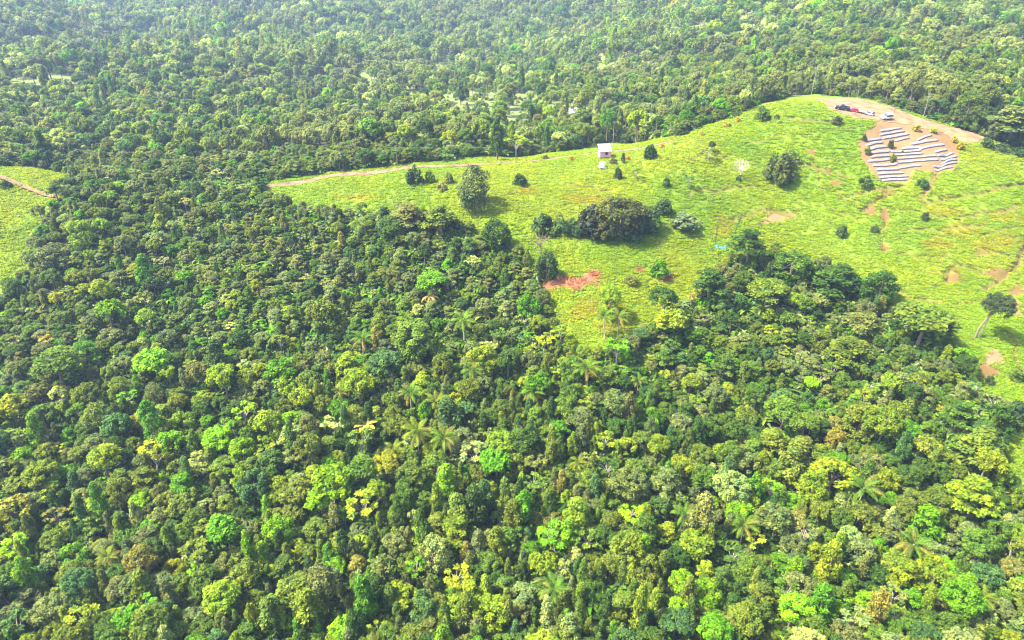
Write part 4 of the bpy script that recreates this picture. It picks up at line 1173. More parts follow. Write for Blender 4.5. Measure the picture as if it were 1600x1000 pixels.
SHR = [
    (741, 328, 58, 72, 'grey green', 'large grey green tree standing alone in grass below the road', 'broadleaf_tree', 'tree', 'dome'),
    (648, 287, 32, 32, DK, 'round dark bush at the roadside beside a slim pole', 'shrub', 'bush', 'bush'),
    (672, 284, 18, 18, 'mid green', 'small bush just right of the round roadside bush', 'shrub', 'bush', 'bush'),
    (702, 286, 16, 22, 'grey green', 'small upright shrub left of the large lone tree', 'shrub', 'bush', 'bush'),
    (690, 296, 20, 14, 'pale green', 'pale low shrub left of the large lone tree', 'shrub', 'bush', 'bush'),
    (812, 290, 26, 18, DK, 'low dark bush alone on the slope, right of the large tree', 'shrub', 'bush', 'bush'),
    (968, 366, 84, 62, DKB, 'biggest tree of the dark meadow thicket, brownish rounded top', 'broadleaf_tree', 'tree', 'dome'),
    (925, 366, 56, 46, (0.055, 0.062, 0.035), 'dull brown low-spreading shrub at the thicket\'s left shoulder', 'shrub', 'bush', 'bush'),
    (986, 372, 46, 36, DK, 'dark green shrub at the thicket\'s front', 'shrub', 'bush', 'bush'),
    (1010, 356, 46, 42, DK, 'dark shrub filling the thicket\'s right side', 'shrub', 'bush', 'bush'),
    (1036, 332, 32, 26, DK, 'dark shrub at the far right tip of the thicket', 'shrub', 'bush', 'bush'),
    (846, 362, 40, 34, DK, 'dark pointed shrub at the left end of the hedge', 'shrub', 'bush', 'bush'),
    (880, 364, 42, 34, 'grey green', 'grey green shrub between the hedge end and the thicket', 'shrub', 'bush', 'bush'),
    (944, 371, 46, 34, DKB, 'dull low shrub in front of the biggest thicket tree', 'shrub', 'bush', 'dome'),
    (1018, 366, 34, 26, 'mid green', 'leafy low shrub at the thicket\'s lower right skirt', 'shrub', 'bush', 'dome'),
    (902, 367, 34, 22, DK, 'dark low shrub linking hedge and thicket', 'shrub', 'bush', 'dome'),
    (864, 366, 26, 18, 'mid green', 'small green shrub inside the hedge, near its left end', 'shrub', 'bush', 'bush'),
    (1068, 352, 56, 20, PALE, 'pale silvery low mound in open grass right of the thicket', 'shrub', 'bush', 'bush'),
    (1015, 247, 24, 26, 'dark green', 'dark spiky bush beside the track right of the hut', 'shrub', 'bush', 'bush'),
    (965, 279, 16, 18, DK, 'compact dark bush below the water tank', 'shrub', 'bush', 'bush'),
    (958, 256, 14, 12, (0.16, 0.13, 0.07), 'brownish low bush right of the water tank', 'shrub', 'bush', 'bush'),
    (973, 256, 8, 16, DK, 'slim dark sapling between the brown bush and the track', 'sapling', 'sapling', 'column'),
    (994, 281, 16, 16, 'mid green', 'small leafy sapling upslope of the thicket', 'sapling', 'sapling', 'open'),
    (1040, 293, 12, 18, 'dark green', 'dark sapling left of a pair on the open slope', 'sapling', 'sapling', 'round'),
    (1075, 296, 20, 24, 'mid green', 'leafy sapling right of a pair on the open slope', 'sapling', 'sapling', 'open'),
    (1106, 252, 20, 18, 'grey green', 'grey green sapling below a darker twin near the track', 'sapling', 'sapling', 'open'),
    (1111, 238, 12, 16, DK, 'small dark sapling near the track above its grey twin', 'sapling', 'sapling', 'round'),
    (1154, 282, 10, 12, DK, 'dark shrublet at the foot of the bare pale tree', 'shrub', 'bush', 'bush'),
    (1213, 281, 54, 48, DKB, 'large dark round bush alone on the upper slope', 'shrub', 'bush', 'bush'),
    (1235, 258, 36, 24, 'grey green', 'grey green spray leaning out behind the large dark bush', 'shrub', 'bush', 'bush'),
    (1313, 367, 20, 20, DK, 'grey dark bush in the grass above the forest\'s right arm', 'shrub', 'bush', 'bush'),
    (1367, 362, 16, 14, DK, 'dark bush in an eroded hollow below the plot', 'shrub', 'bush', 'bush'),
    (1444, 345, 13, 17, DK, 'small dark upright bush alone right of the erosion scars', 'shrub', 'bush', 'bush'),
    (1349, 221, 10, 12, DKB, 'dark tuft at the plot\'s left upper edge', 'shrub', 'bush', 'bush'),
    (1391, 231, 10, 15, DK, 'dark bush standing among the white beds', 'shrub', 'bush', 'bush'),
    (1395, 253, 12, 14, 'olive green', 'olive bush lower down among the white beds', 'shrub', 'bush', 'bush'),
    (1354, 242, 12, 12, 'olive green', 'olive bush at the plot\'s left edge', 'shrub', 'bush', 'bush'),
    (1306, 192, 22, 12, DKB, 'dark brownish scrub on the bank below the parked cars', 'shrub', 'bush', 'bush'),
    (1190, 186, 28, 22, 'mid green', 'leafy bush at the track below the summit', 'shrub', 'bush', 'bush'),
    (1212, 192, 8, 14, DK, 'thin sapling right of the leafy track bush', 'sapling', 'sapling', 'round'),
    (854, 434, 40, 46, DK, 'dense dark tree at the meadow edge above the red patch', 'broadleaf_tree', 'tree', 'dome'),
    (1030, 430, 34, 24, 'fresh green', 'leafy green shrub beside the reddish scrub', 'shrub', 'bush', 'bush'),
    (985, 442, 26, 16, 'brownish green', 'brownish shrub right of the red patch', 'shrub', 'bush', 'bush'),
    (90, 301, 24, 20, 'grey green', 'grey bush beside the small field path', 'shrub', 'bush', 'bush'),
    (8, 291, 22, 14, DK, 'dark bush cut by the left edge at the field path', 'shrub', 'bush', 'bush'),
    (1153, 190, 9, 9, YL, 'yellow shrub on the track edge, highest of the yellow ones', 'shrub', 'bush', 'bush'),
    (1134, 197, 16, 10, (0.34, 0.31, 0.04), 'yellow green clump just below the highest yellow shrub', 'shrub', 'bush', 'bush'),
    (1096, 211, 9, 8, YL, 'yellow shrub midway along the track', 'shrub', 'bush', 'bush'),
    (1035, 229, 8, 8, OR, 'orange shrub on the track just right of the spiky bush', 'shrub', 'bush', 'bush'),
    (981, 250, 8, 9, OR, 'orange yellow shrub a few steps right of the hut', 'shrub', 'bush', 'bush'),
    (893, 252, 7, 10, OR, 'orange shrub below the road, left of the hut', 'shrub', 'bush', 'bush'),
    (852, 250, 12, 9, 'brownish green', 'brownish shrub on the road\'s lower edge', 'shrub', 'bush', 'bush'),
    (1431, 206, 14, 10, (0.33, 0.32, 0.04), 'yellow green bush above the plot on bare soil', 'shrub', 'bush', 'bush'),
    (1458, 208, 14, 10, YL, 'golden bush on the bare bank above the plot', 'shrub', 'bush', 'bush'),
    (1490, 222, 12, 10, YL, 'golden bush at the plot\'s upper right corner', 'shrub', 'bush', 'bush'),
    (1499, 232, 16, 12, (0.34, 0.30, 0.03), 'larger yellow bush at the plot\'s right edge', 'shrub', 'bush', 'bush'),
    (1540, 230, 24, 14, DK, 'leafy hedge bush at the road corner right of the plot', 'shrub', 'bush', 'bush'),
    (1564, 235, 26, 12, DK, 'second hedge bush along the right-hand road', 'shrub', 'bush', 'bush'),
    (1590, 241, 26, 12, DK, 'hedge bush along the road at the right edge', 'shrub', 'bush', 'bush'),
    (1410, 240, 6, 5, 'mid green', 'tiny green plant between white beds', 'shrub', 'bush', 'bush'),
    (1440, 290, 22, 14, 'blue green', 'bluish shrub in the grass below the plot', 'shrub', 'bush', 'bush'),
    (1350, 292, 26, 18, 'mid green', 'leafy clump on the slope left below the plot', 'shrub', 'bush', 'bush'),
    (1590, 665, 50, 50, DK, 'dark broad bush in grass at the right edge', 'shrub', 'bush', 'bush'),
    (1585, 590, 30, 18, 'mid green', 'low green bush in grass at the right edge above the broad one', 'shrub', 'bush', 'bush'),
    (1545, 600, 16, 14, DK, 'little dark bush by the bare soil near the right edge', 'shrub', 'bush', 'bush'),
]
for a in SHR:
    shrub(*a[:6], name=a[6], cat=a[7], shape=a[8], group='plants of the meadow')

# scattered small weeds on the grass, too many and too small to count
n = 1500
Yw = RNG.uniform(120, 260, n); Xw = RNG.uniform(-1, 1, n) * (Yw * .78 + 34)
gc_, gb_, _o = land_color(Xw, Yw)
m = (inside(Xw, Yw, MEADOW) | inside(Xw, Yw, FIELD)) & (gb_ < .3) & ~inside(Xw, Yw, PAD) & (seg_dist(Xw, Yw, ROAD) > 2) & (fbm(Xw, Yw, 20, 71) > 0.45)
Xw, Yw = Xw[m], Yw[m]
scatter('weeds', UNDER[:2], np.stack([Xw, Yw, height(Xw, Yw) - .1], -1), RNG.integers(0, 2, len(Xw)), RNG.uniform(0, 6.28, len(Xw)), RNG.uniform(.25, .75, len(Xw)), TC[RNG.choice([1, 2, 3, 6, 4], len(Xw))] * 1.1)

# bare pale tree and a small leafless brown one
def twig_tree(px, py, wpx, hpx, label, seed, mat=M_PALEBARK):
    x, y = gpt(px, py); z = gz(x, y); mm = px_m(x, y, z); H = hpx * mm; W = wpx * mm / 2
    rng = np.random.default_rng(seed)
    e = link('bare_tree', None, loc=(x, y, z)); tag(e, label, 'tree')
    b = MB(); b.tube([(0, 0, -.4), (.1, 0, H * .35), (0, .05, H * .6)], [.13, .10, .07], 6); link('trunk', b.mesh('trunk', mat), e)
    b = MB()
    for k in range(34):
        a = k * 2.39996; q = W * math.sqrt((k + 1) / 34); s = Vector((0, .03, H * (.38 + .22 * rng.random())))
        t_ = Vector((math.cos(a) * q, math.sin(a) * q, H * (1.0 - .25 * (q / W) ** 2 + .06 * rng.normal())))
        md = s.lerp(t_, .55) + Vector((0, 0, -.1 * H * rng.random()))
        b.tube([s, md, t_], [.05, .035, .012], 4, cap=False)
        for j in range(3):
            u = t_ + Vector((rng.normal() * .35, rng.normal() * .35, .1 + .2 * rng.random()))
            b.tube([md.lerp(t_, .6), u], [.022, .008], 3, cap=False)
    o = link('branches', b.mesh('branches', mat), e)
    return e
twig_tree(1155, 280, 32, 32, 'bare pale leafless tree with a wide crown on the open slope', 5, mat_simple('bleached_bark', (.50, .44, .34), .8, .2))
twig_tree(844, 398, 34, 34, 'thin leafless brown tree at the meadow edge above the dark one', 6, M_BARK)

# the leaning tree with a domed crown on two stems
x, y = gpt(1522, 530); z = gz(x, y); mm = px_m(x, y, z)
e = link('leaning_tree', None, loc=(x, y, z)); tag(e, 'lone tree with dark domed crown on a long leaning trunk in the right-hand meadow', 'tree')
cx_, cz_ = 20 * mm, 52 * mm
b = MB(); b.tube([(0, 0, -.6), (.5 * mm * 4, 0, 18 * mm), (8 * mm, 0, 34 * mm), (cx_ * .8, 0, cz_)], [.34, .27, .22, .14], 8)
for q in ((cx_ - 8 * mm, -1, cz_ + 2 * mm), (cx_ + 10 * mm, .8, cz_ + 3 * mm), (cx_ + 4 * mm, 1.2, cz_ + 6 * mm), (cx_, -1.2, cz_ + 6 * mm)):
    b.tube([(8 * mm, 0, 34 * mm), (cx_ * .6, q[1] * .4, 43 * mm), q], [.16, .11, .04], 5, cap=False)
link('trunk', b.mesh('trunk', M_BARK), e)
b = MB(); b.tube([(9 * mm, .3, -.6), (11 * mm, .3, 14 * mm), (12 * mm, .2, 36 * mm), (cx_, 0, cz_ - 2 * mm)], [.18, .14, .11, .07], 6)
link('second_stem', b.mesh('second_stem', M_PALEBARK), e)
rng = np.random.default_rng(77)
d = unit(rng.normal(size=(200, 3))); d = d[d[:, 2] > -.35][:64]
d = np.concatenate([d, d * .55]); c_ = d * np.array((23 * mm, 22 * mm, 18 * mm)) * (0.74 + .22 * rng.random((len(d), 1))) + np.array((cx_, 0, cz_ + 4 * mm))
c_ = np.concatenate([c_, np.array([(cx_ + 21 * mm, 0, cz_ - 10 * mm), (cx_ + 20 * mm, .5, cz_ - 17 * mm), (cx_ + 24 * mm, 0, cz_ - 4 * mm)])])
Vc, Fc, Tc = blob_leaves(rng, c_, np.full(len(c_), .72), 110, .36, .62, tone_blob=.4)
o = link('crown', new_mesh('crown', Vc, Fc, M_LEAF, tone=Tc), e); o['tint'] = [0.062, 0.092, 0.030]

# ------------------------------------------------------------------ trees that stand out along the ridge and beyond
RIDGE = [(777, 250, 24, 66, 'dark green', 'column', 'dark slim tower-like tree rising behind the road'), (806, 246, 46, 34, 'yellow green', 'open', 'banana-like yellow green tree beside the dark tower-like tree'),
         (720, 162, 16, 36, 'blue green', 'column', 'tall dark tree alone in the distant clearing'), (830, 188, 9, 22, 'dark green', 'column', 'slim dark tree in the clearing, taller of two'), (842, 194, 10, 18, 'mid green', 'column', 'slim green tree in the clearing, shorter of two'),
         (693, 178, 12, 28, 'dark green', 'column', 'narrow tree at the clearing\'s left end'), (744, 190, 16, 26, 'blue green', 'round', 'bluish tree at the clearing\'s lower edge'), (790, 170, 20, 26, 'dark green', 'round', 'dark tree in the middle of the clearing'),
         (665, 158, 20, 20, 'dark green', 'round', 'dark bushy tree at the clearing\'s far left'), (906, 172, 12, 26, 'mid green', 'column', 'green upright tree right beside the white house'), (872, 190, 24, 26, 'mid green', 'round', 'leafy tree left of the white house'),
         (75, 262, 20, 58, 'dark green', 'column', 'dark tall slender tree above the left-hand field'), (1575, 222, 84, 52, 'grey green', 'layer', 'huge grey-green spreading tree above the right-hand road'), (1590, 225, 40, 40, 'fresh green', 'round', 'bright leafy tree at the right edge above the road'),
         (1505, 196, 50, 50, 'mid green', 'round', 'leafy tree above the road left of the huge spreading tree'), (1050, 120, 24, 40, 'dark green', 'round', 'dark tall tree far up the slope, right of centre')]
for px, py, w, h, colr, shp, lab in RIDGE:
    shrub(px, py, w, h, colr, lab, name='columnar_tree' if shp == 'column' else 'broadleaf_tree', cat='tree', shape=shp, group='trees beyond the ridge')

# ------------------------------------------------------------------ built things
M_WHITE = mat_simple('white_roof_sheet', (0.80, 0.80, 0.82), 0.45, 0.06, 2)
M_PINK = mat_simple('pink_board', (0.52, 0.27, 0.29), 0.8, 0.12, 3)
M_DARK = mat_simple('dark_opening', (0.02, 0.02, 0.022), 0.6)
M_WOOD = mat_simple('weathered_wood', (0.25, 0.19, 0.13), 0.85, 0.25, 5)
M_GREYB = mat_simple('grey_board', (0.30, 0.29, 0.28), 0.8, 0.2, 4)
M_PLASTIC = mat_simple('mulch_film', (0.17, 0.165, 0.182), 0.42, 0.16, 1.2, bump=0.04)
M_SHADESOIL = mat_simple('shaded_bed_soil', (0.055, 0.042, 0.03), 0.95, 0.3, 2, bump=0.06)  # soil of the bed sides, darkened to paint in their shadow stripes
M_NET = mat_simple('teal_netting', (0.045, 0.17, 0.12), 0.6, 0.15, 3)
M_GLASS = mat_simple('window_glass', (0.03, 0.035, 0.045), 0.08, spec=0.8)
M_TYRE = mat_simple('tyre', (0.02, 0.02, 0.02), 0.8)
M_RIM = mat_simple('rim', (0.5, 0.5, 0.52), 0.35, metal=0.8)

# hut
x, y = gpt(944, 247); z = gz(x, y)
e = link('pink_hut', None, loc=(x, y, z), rot=(0, 0, 0.10)); tag(e, 'small pink hut with sloping white roof and dark window at the road', 'hut')
Wd, Dp, Hh = 3.8, 3.2, 2.7
b = MB(); t_ = 0.10
b.add([(-Wd/2, -Dp/2, .5), (Wd/2, -Dp/2, .5), (Wd/2, Dp/2, .5), (-Wd/2, Dp/2, .5), (-Wd/2, -Dp/2, .5+Hh*.76), (Wd/2, -Dp/2, .5+Hh*.76), (Wd/2, Dp/2, .5+Hh*1.25), (-Wd/2, Dp/2, .5+Hh*1.25)],
      [(0, 3, 2, 1), (4, 5, 6, 7), (0, 1, 5, 4), (1, 2, 6, 5), (2, 3, 7, 6), (3, 0, 4, 7)])
link('wall', b.mesh('wall', M_PINK), e)
b = MB(); x0, y0 = Wd / 2 + .2, Dp / 2 + .25; za, zb = .5 + Hh * .76 - .05, .5 + Hh * 1.25 + .11
V8 = [(-x0, -y0, za), (x0, -y0, za), (x0, y0, zb), (-x0, y0, zb), (-x0, -y0, za + .1), (x0, -y0, za + .1), (x0, y0, zb + .1), (-x0, y0, zb + .1)]
b.add(V8, [(0, 3, 2, 1), (4, 5, 6, 7), (0, 1, 5, 4), (1, 2, 6, 5), (2, 3, 7, 6), (3, 0, 4, 7)])
for k in range(12):
    xx = -x0 + .2 + k * (2 * x0 - .4) / 11
    b.add([(xx - .05, -y0 + .02, za + .105), (xx + .05, -y0 + .02, za + .105), (xx + .05, y0 - .02, zb + .105), (xx - .05, y0 - .02, zb + .105), (xx, -y0 + .02, za + .15), (xx, y0 - .02, zb + .15)], [(0, 1, 4), (3, 5, 2), (0, 4, 5, 3), (1, 2, 5, 4)])
link('roof', b.mesh('roof', M_WHITE), e)
wf = link('window', MB().box((.35, -Dp / 2 - .03, 1.75), (1.0, .08, .95)).mesh('window', M_WOOD), e)
link('pane', MB().box((.35, -Dp / 2 - .085, 1.75), (.82, .03, .78)).mesh('pane', M_DARK), wf)
link('door', MB().box((-1.3, -Dp / 2 - .03, 1.35), (.8, .06, 1.6)).mesh('door', mat_simple('mauve_door', (.42, .30, .42), .7, .1, 3)), e)
link('floor', MB().box((0, 0, .44), (Wd + .15, Dp + .15, .11)).mesh('floor', M_WOOD), e)
for sx in (-1, 0, 1):
    for sy in (-1, 1):
        link('post', MB().box((sx * (Wd / 2 - .2), sy * (Dp / 2 - .2), -.35), (.2, .2, 1.46)).mesh('post', M_WOOD), e)
# white tank and its stand / shed below the hut
x, y = gpt(941, 264); z = gz(x, y)
e = link('water_tank', None, loc=(x, y, z), rot=(0, 0, 0.15)); tag(e, 'white water tank on a low dark stand in the grass below the hut', 'water tank')
b = MB(); pr = [(0.92, .5), (1.0, .62), (1.0, 1.75), (.9, 1.95), (.45, 2.15), (.0, 2.2)]
pts = []; n_ = 16; Vt = []; Ft = []
for r_, zz in pr[:-1]:
    for k in range(n_): Vt.append((r_ * math.cos(2 * PI * k / n_), r_ * math.sin(2 * PI * k / n_), zz))
for i in range(len(pr) - 2):
    for k in range(n_): Ft.append((i * n_ + k, i * n_ + (k + 1) % n_, (i + 1) * n_ + (k + 1) % n_, (i + 1) * n_ + k))
Vt.append((0, 0, 2.2)); Ft += [((len(pr) - 2) * n_ + k, (len(pr) - 2) * n_ + (k + 1) % n_, len(Vt) - 1) for k in range(n_)]
b.add(Vt, Ft); link('tank_body', b.mesh('tank_body', M_WHITE), e)
link('lid', MB().tube([(0, 0, 2.15), (0, 0, 2.32)], .3, 12).mesh('lid', M_GREYB), e)
link('stand', MB().box((0, 0, .3), (2.3, 2.3, .38)).box((-.9, -.9, -.3), (.2, .2, 1)).box((.9, -.9, -.3), (.2, .2, 1)).mesh('stand', M_GREYB), e)

# house in the clearing
x, y = gpt(893, 184); z = gz(x, y)
e = link('white_house', None, loc=(x, y, z), rot=(0, 0, 0.35)); tag(e, 'small house with bright white gabled roof in the distant clearing', 'house')
link('wall', MB().box((0, 0, 1.3), (7, 5, 3.2)).mesh('wall', mat_simple('cream_wall', (.55, .5, .42), .8, .1)), e)
b = MB(); b.add([(-4, -3, 2.85), (4, -3, 2.85), (4, 0, 4.4), (-4, 0, 4.4), (4, 3, 2.85), (-4, 3, 2.85), (-4, -3, 2.7), (4, -3, 2.7), (4, 3, 2.7), (-4, 3, 2.7)], [(0, 1, 2, 3), (3, 2, 4, 5), (0, 6, 7, 1), (5, 4, 8, 9), (0, 3, 5, 9, 6), (1, 7, 8, 4, 2), (6, 9, 8, 7)])
link('roof', b.mesh('roof', M_WHITE), e)
for xx in (-2.2, 2.2):
    w_ = link('window', MB().box((xx, -2.53, 1.5), (1.2, .08, 1.1)).mesh('window', M_WHITE), e)
    link('pane', MB().box((xx, -2.585, 1.5), (1.0, .03, .9)).mesh('pane', M_DARK), w_)
link('door', MB().box((0, -2.53, .95), (.95, .08, 2.0)).mesh('door', M_WOOD), e)
x, y = gpt(829, 169); z = gz(x, y)
e = link('shed', None, loc=(x, y, z), rot=(0, 0, -.2)); tag(e, 'tiny pale blue roofed shed beyond the clearing trees', 'shed')
link('wall', MB().box((0, 0, .9), (3, 2.4, 2.2)).mesh('wall', M_GREYB), e)
link('roof', MB().box((0, 0, 2.08), (3.6, 3.0, .15)).mesh('roof', mat_simple('pale_blue_sheet', (.55, .66, .75), .5, .05)), e)

# poles
def pole(px, py, hpx, label):
    x, y = gpt(px, py); z = gz(x, y); H = hpx * px_m(x, y, z)
    e = link('utility_pole', None, loc=(x, y, z)); tag(e, label, 'pole', 'wooden poles along the ridge')
    link('shaft', MB().tube([(0, 0, -.8), (0.03, 0, H * .5), (0, 0, H)], [.10, .085, .07], 7).mesh('shaft', mat_simple('grey_timber', (.22, .19, .15), .8, .2)), e)
    link('crossarm', MB().box((0, 0, H - .5), (.9, .07, .08)).mesh('crossarm', M_WOOD), e)
    for k in (-.38, .38):
        link('insulator', MB().tube([(k, 0, H - .44), (k, 0, H - .26)], .05, 6).mesh('insulator', M_WHITE), e)
pole(957, 232, 42, 'tall wooden pole standing right behind the pink hut'); pole(621, 262, 30, 'wooden pole at the road\'s upper edge left of the round bush'); pole(336, 310, 36, 'thin pole among scrub left of the road\'s end')
pole(1267, 152, 46, 'thin pole on the summit left of the earth yard'); pole(1440, 192, 46, 'slim pole on the road edge above the white beds')

# vehicles
def car(px, py, rz, color, label, style='hatch', scale=1.0):
    x, y = gpt(px, py); z = gz(x, y) + 0.12
    h = 2.0; ca, sa = math.cos(rz), math.sin(rz)
    zf = gz(x + ca * h, y + sa * h); zr = gz(x - ca * h, y - sa * h); zl = gz(x - sa, y + ca); zt = gz(x + sa, y - ca)
    e = link('parked_car' if style != 'pickup' else 'pickup_truck', None, loc=(x, y, (zf + zr) / 2 + 0.13), scale=scale)
    e.rotation_euler = (math.atan2(zl - zt, 2), -math.atan2(zf - zr, 2 * h), rz); e.rotation_mode = 'XYZ'
    tag(e, label, 'car' if style != 'pickup' else 'pickup', 'vehicles parked on the earth yard')
    paint = mat_simple('car_paint', color, .28, spec=.6)
    if style == 'hatch':
        prof = [(-1.95, .35), (-2.0, .62), (-1.95, .95), (-.2, 1.0), (.95, .96), (1.85, .82), (2.0, .6), (1.95, .35)]; cab = [(-1.9, .95), (-1.55, 1.45), (.1, 1.5), (.95, .97)]
    elif style == 'suv':
        prof = [(-2.15, .4), (-2.2, .75), (-2.15, 1.08), (-.2, 1.1), (1.05, 1.06), (2.1, .95), (2.2, .7), (2.15, .4)]; cab = [(-2.1, 1.07), (-1.85, 1.75), (.3, 1.78), (1.05, 1.07)]
    else:
        prof = [(-2.4, .45), (-2.45, .8), (-2.4, 1.05), (-.6, 1.05), (1.1, 1.05), (2.3, .95), (2.45, .45), (2.4, .45)]; cab = [(-.65, 1.04), (-.55, 1.7), (.55, 1.72), (1.15, 1.04)]
    W = .86
    b = MB(); b.extrude(prof, -W, W); body = link('body', b.mesh('body', paint), e)
    b = MB(); n = len(cab); inset = .13
    V = [(xx, -W + .04, zz) if zz < 1.2 else (xx, -W + inset, zz) for xx, zz in cab] + [(xx, W - .04, zz) if zz < 1.2 else (xx, W - inset, zz) for xx, zz in cab]
    b.add(V, [(0, 1, 2, 3), (7, 6, 5, 4), (0, 4, 5, 1), (2, 6, 7, 3), (3, 7, 4, 0)]); link('window', b.mesh('window', M_GLASS), e)
    rt = [c for c in cab if c[1] > 1.2]
    b = MB(); b.box(((rt[0][0] + rt[1][0]) / 2, 0, rt[0][1] + .03), (rt[1][0] - rt[0][0] + .12, 2 * (W - inset) + .06, .07)); link('roof', b.mesh('roof', paint), e)
    if style == 'pickup':
        b = MB(); b.box((-1.55, -W + .05, 1.18), (1.7, .08, .28)).box((-1.55, W - .05, 1.18), (1.7, .08, .28)).box((-2.36, 0, 1.18), (.08, 2 * W - .2, .28)); link('load_bed', b.mesh('load_bed', paint), e)
        link('bed_floor', MB().box((-1.52, 0, 1.075), (1.62, 2 * W - .22, .04)).mesh('bed_floor', M_DARK), e)
    for sx in (-1.25, 1.3):
        for sy in (-1, 1):
            wh = link('wheel', MB().tube([(sx, sy * (W - .16), .33), (sx, sy * (W + .05), .33)], .33, 12).mesh('wheel', M_TYRE), e)
            link('rim', MB().tube([(sx, sy * (W + .05), .33), (sx, sy * (W + .075), .33)], .19, 10).mesh('rim', M_RIM), wh)
    xf = max(p[0] for p in prof)
    for sy in (-1, 1):
        link('headlight', MB().box((xf - .02, sy * .6, .72), (.12, .34, .16)).mesh('headlight', M_WHITE), e)
        link('tail_light', MB().box((-xf + .0, sy * .68, .85), (.1, .2, .2)).mesh('tail_light', mat_simple('tail_red', (.4, .02, .02), .4)), e)
    link('bumper', MB().box((xf - .03, 0, .42), (.16, 2 * W - .1, .18)).mesh('bumper', M_GREYB), e)
    return e
car(1315, 172, R_(158), (0.012, 0.018, 0.035), 'dark blue pickup parked first at the left end of the yard', 'pickup', 1.0)
car(1333, 174, R_(160), (0.55, 0.03, 0.05), 'bright red car parked behind the dark pickup', 'hatch', .8)
car(1356, 178, R_(160), (0.75, 0.74, 0.77), 'little white car in the middle of the parked row', 'hatch', .8)
car(1384, 185, R_(200), (0.78, 0.78, 0.80), 'white car parked apart at the right end of the yard', 'suv', 1.0)
# grey trailer between the red and the white car, oil drum, stump
x, y = gpt(1345, 176); z = gz(x, y) + .12
e = link('flat_trailer', None, loc=(x, y, z), rot=(0, 0, R_(160))); tag(e, 'low grey flat trailer between the red and the little white car', 'trailer')
link('deck', MB().box((0, 0, .62), (2.4, 1.4, .12)).mesh('deck', M_GREYB), e)
for k in (-1, 1):
    link('wheel', MB().tube([(0, k * .72, .3), (0, k * .86, .3)], .3, 10).mesh('wheel', M_TYRE), e)
    link('rail', MB().box((0, k * .66, .95), (2.4, .05, .06)).box((-1.1, k * .66, .8), (.05, .05, .3)).box((1.1, k * .66, .8), (.05, .05, .3)).mesh('rail', M_GREYB), e)
link('drawbar', MB().box((1.6, 0, .5), (.9, .08, .08)).mesh('drawbar', M_GREYB), e)
for px, py, c, lab in ((1364, 180, (.14, .07, .22), 'purple upright drum at the right end of the parked row'),):
    x, y = gpt(px, py); z = gz(x, y) + .1
    e = link('drum', None, loc=(x, y, z)); tag(e, lab, 'drum')
    link('drum_body', MB().tube([(0, 0, 0), (0, 0, .4), (0, 0, 1.25)], [.42, .44, .42], 12).mesh('drum_body', mat_simple('purple_plastic', c, .5)), e)
    link('rim', MB().tube([(0, 0, 1.25), (0, 0, 1.31)], .46, 12).mesh('rim', M_DARK), e)
x, y = gpt(1397, 175); z = gz(x, y)
o = link('wooden_post', MB().tube([(0, 0, -.3), (0.04, 0, .8), (0, 0, 1.5)], [.22, .2, .17], 8).mesh('wooden_post', mat_simple('brown_post', (.2, .13, .12), .85, .2)), loc=(x, y, z)); tag(o, 'stout brown post on the far side of the yard behind the white car', 'post')

# white mulched beds of the vegetable plot: ends in photo pixels
BED = [((670, 405), (830, 380)), ((670, 438), (858, 408)), ((692, 464), (892, 432)), ((790, 484), (905, 462)), ((545, 494), (668, 470)), ((556, 524), (682, 500)), ((562, 562), (716, 535)), ((580, 594), (745, 570)), ((590, 626), (742, 608)),
       ((570, 662), (740, 642)), ((610, 697), (800, 682)), ((640, 732), (822, 718)), ((652, 764), (852, 748)), ((668, 792), (890, 776)), ((690, 816), (884, 803)),
       ((850, 548), (1000, 536)), ((762, 574), (1000, 560)), ((800, 602), (1012, 584)), ((800, 634), (1122, 608)), ((800, 668), (1130, 638)), ((830, 706), (1000, 690)),
       ((980, 478), (1090, 446)), ((935, 512), (1140, 480)), ((1002, 546), (1190, 514)), ((1122, 574), (1222, 552)), ((1150, 606), (1270, 580)), ((1180, 632), (1303, 604)), ((1186, 658), (1304, 630)), ((1190, 684), (1302, 658)), ((1110, 694), (1178, 684)), ((1130, 720), (1262, 700))]
ORDW = ['topmost', 'second', 'third', 'fourth', 'fifth', 'sixth', 'seventh', 'eighth', 'ninth', 'tenth', 'eleventh', 'twelfth']
blocks = {'top-left block': [0, 1, 2, 3], 'left-hand block': list(range(4, 10)), 'lower-left block': list(range(10, 15)), 'middle block': list(range(15, 21)), 'upper-right block': [21, 22, 23, 24], 'right-hand tip': list(range(25, 31))}
bl_of = {i: (bn, k) for bn, ids in blocks.items() for k, i in enumerate(ids)}
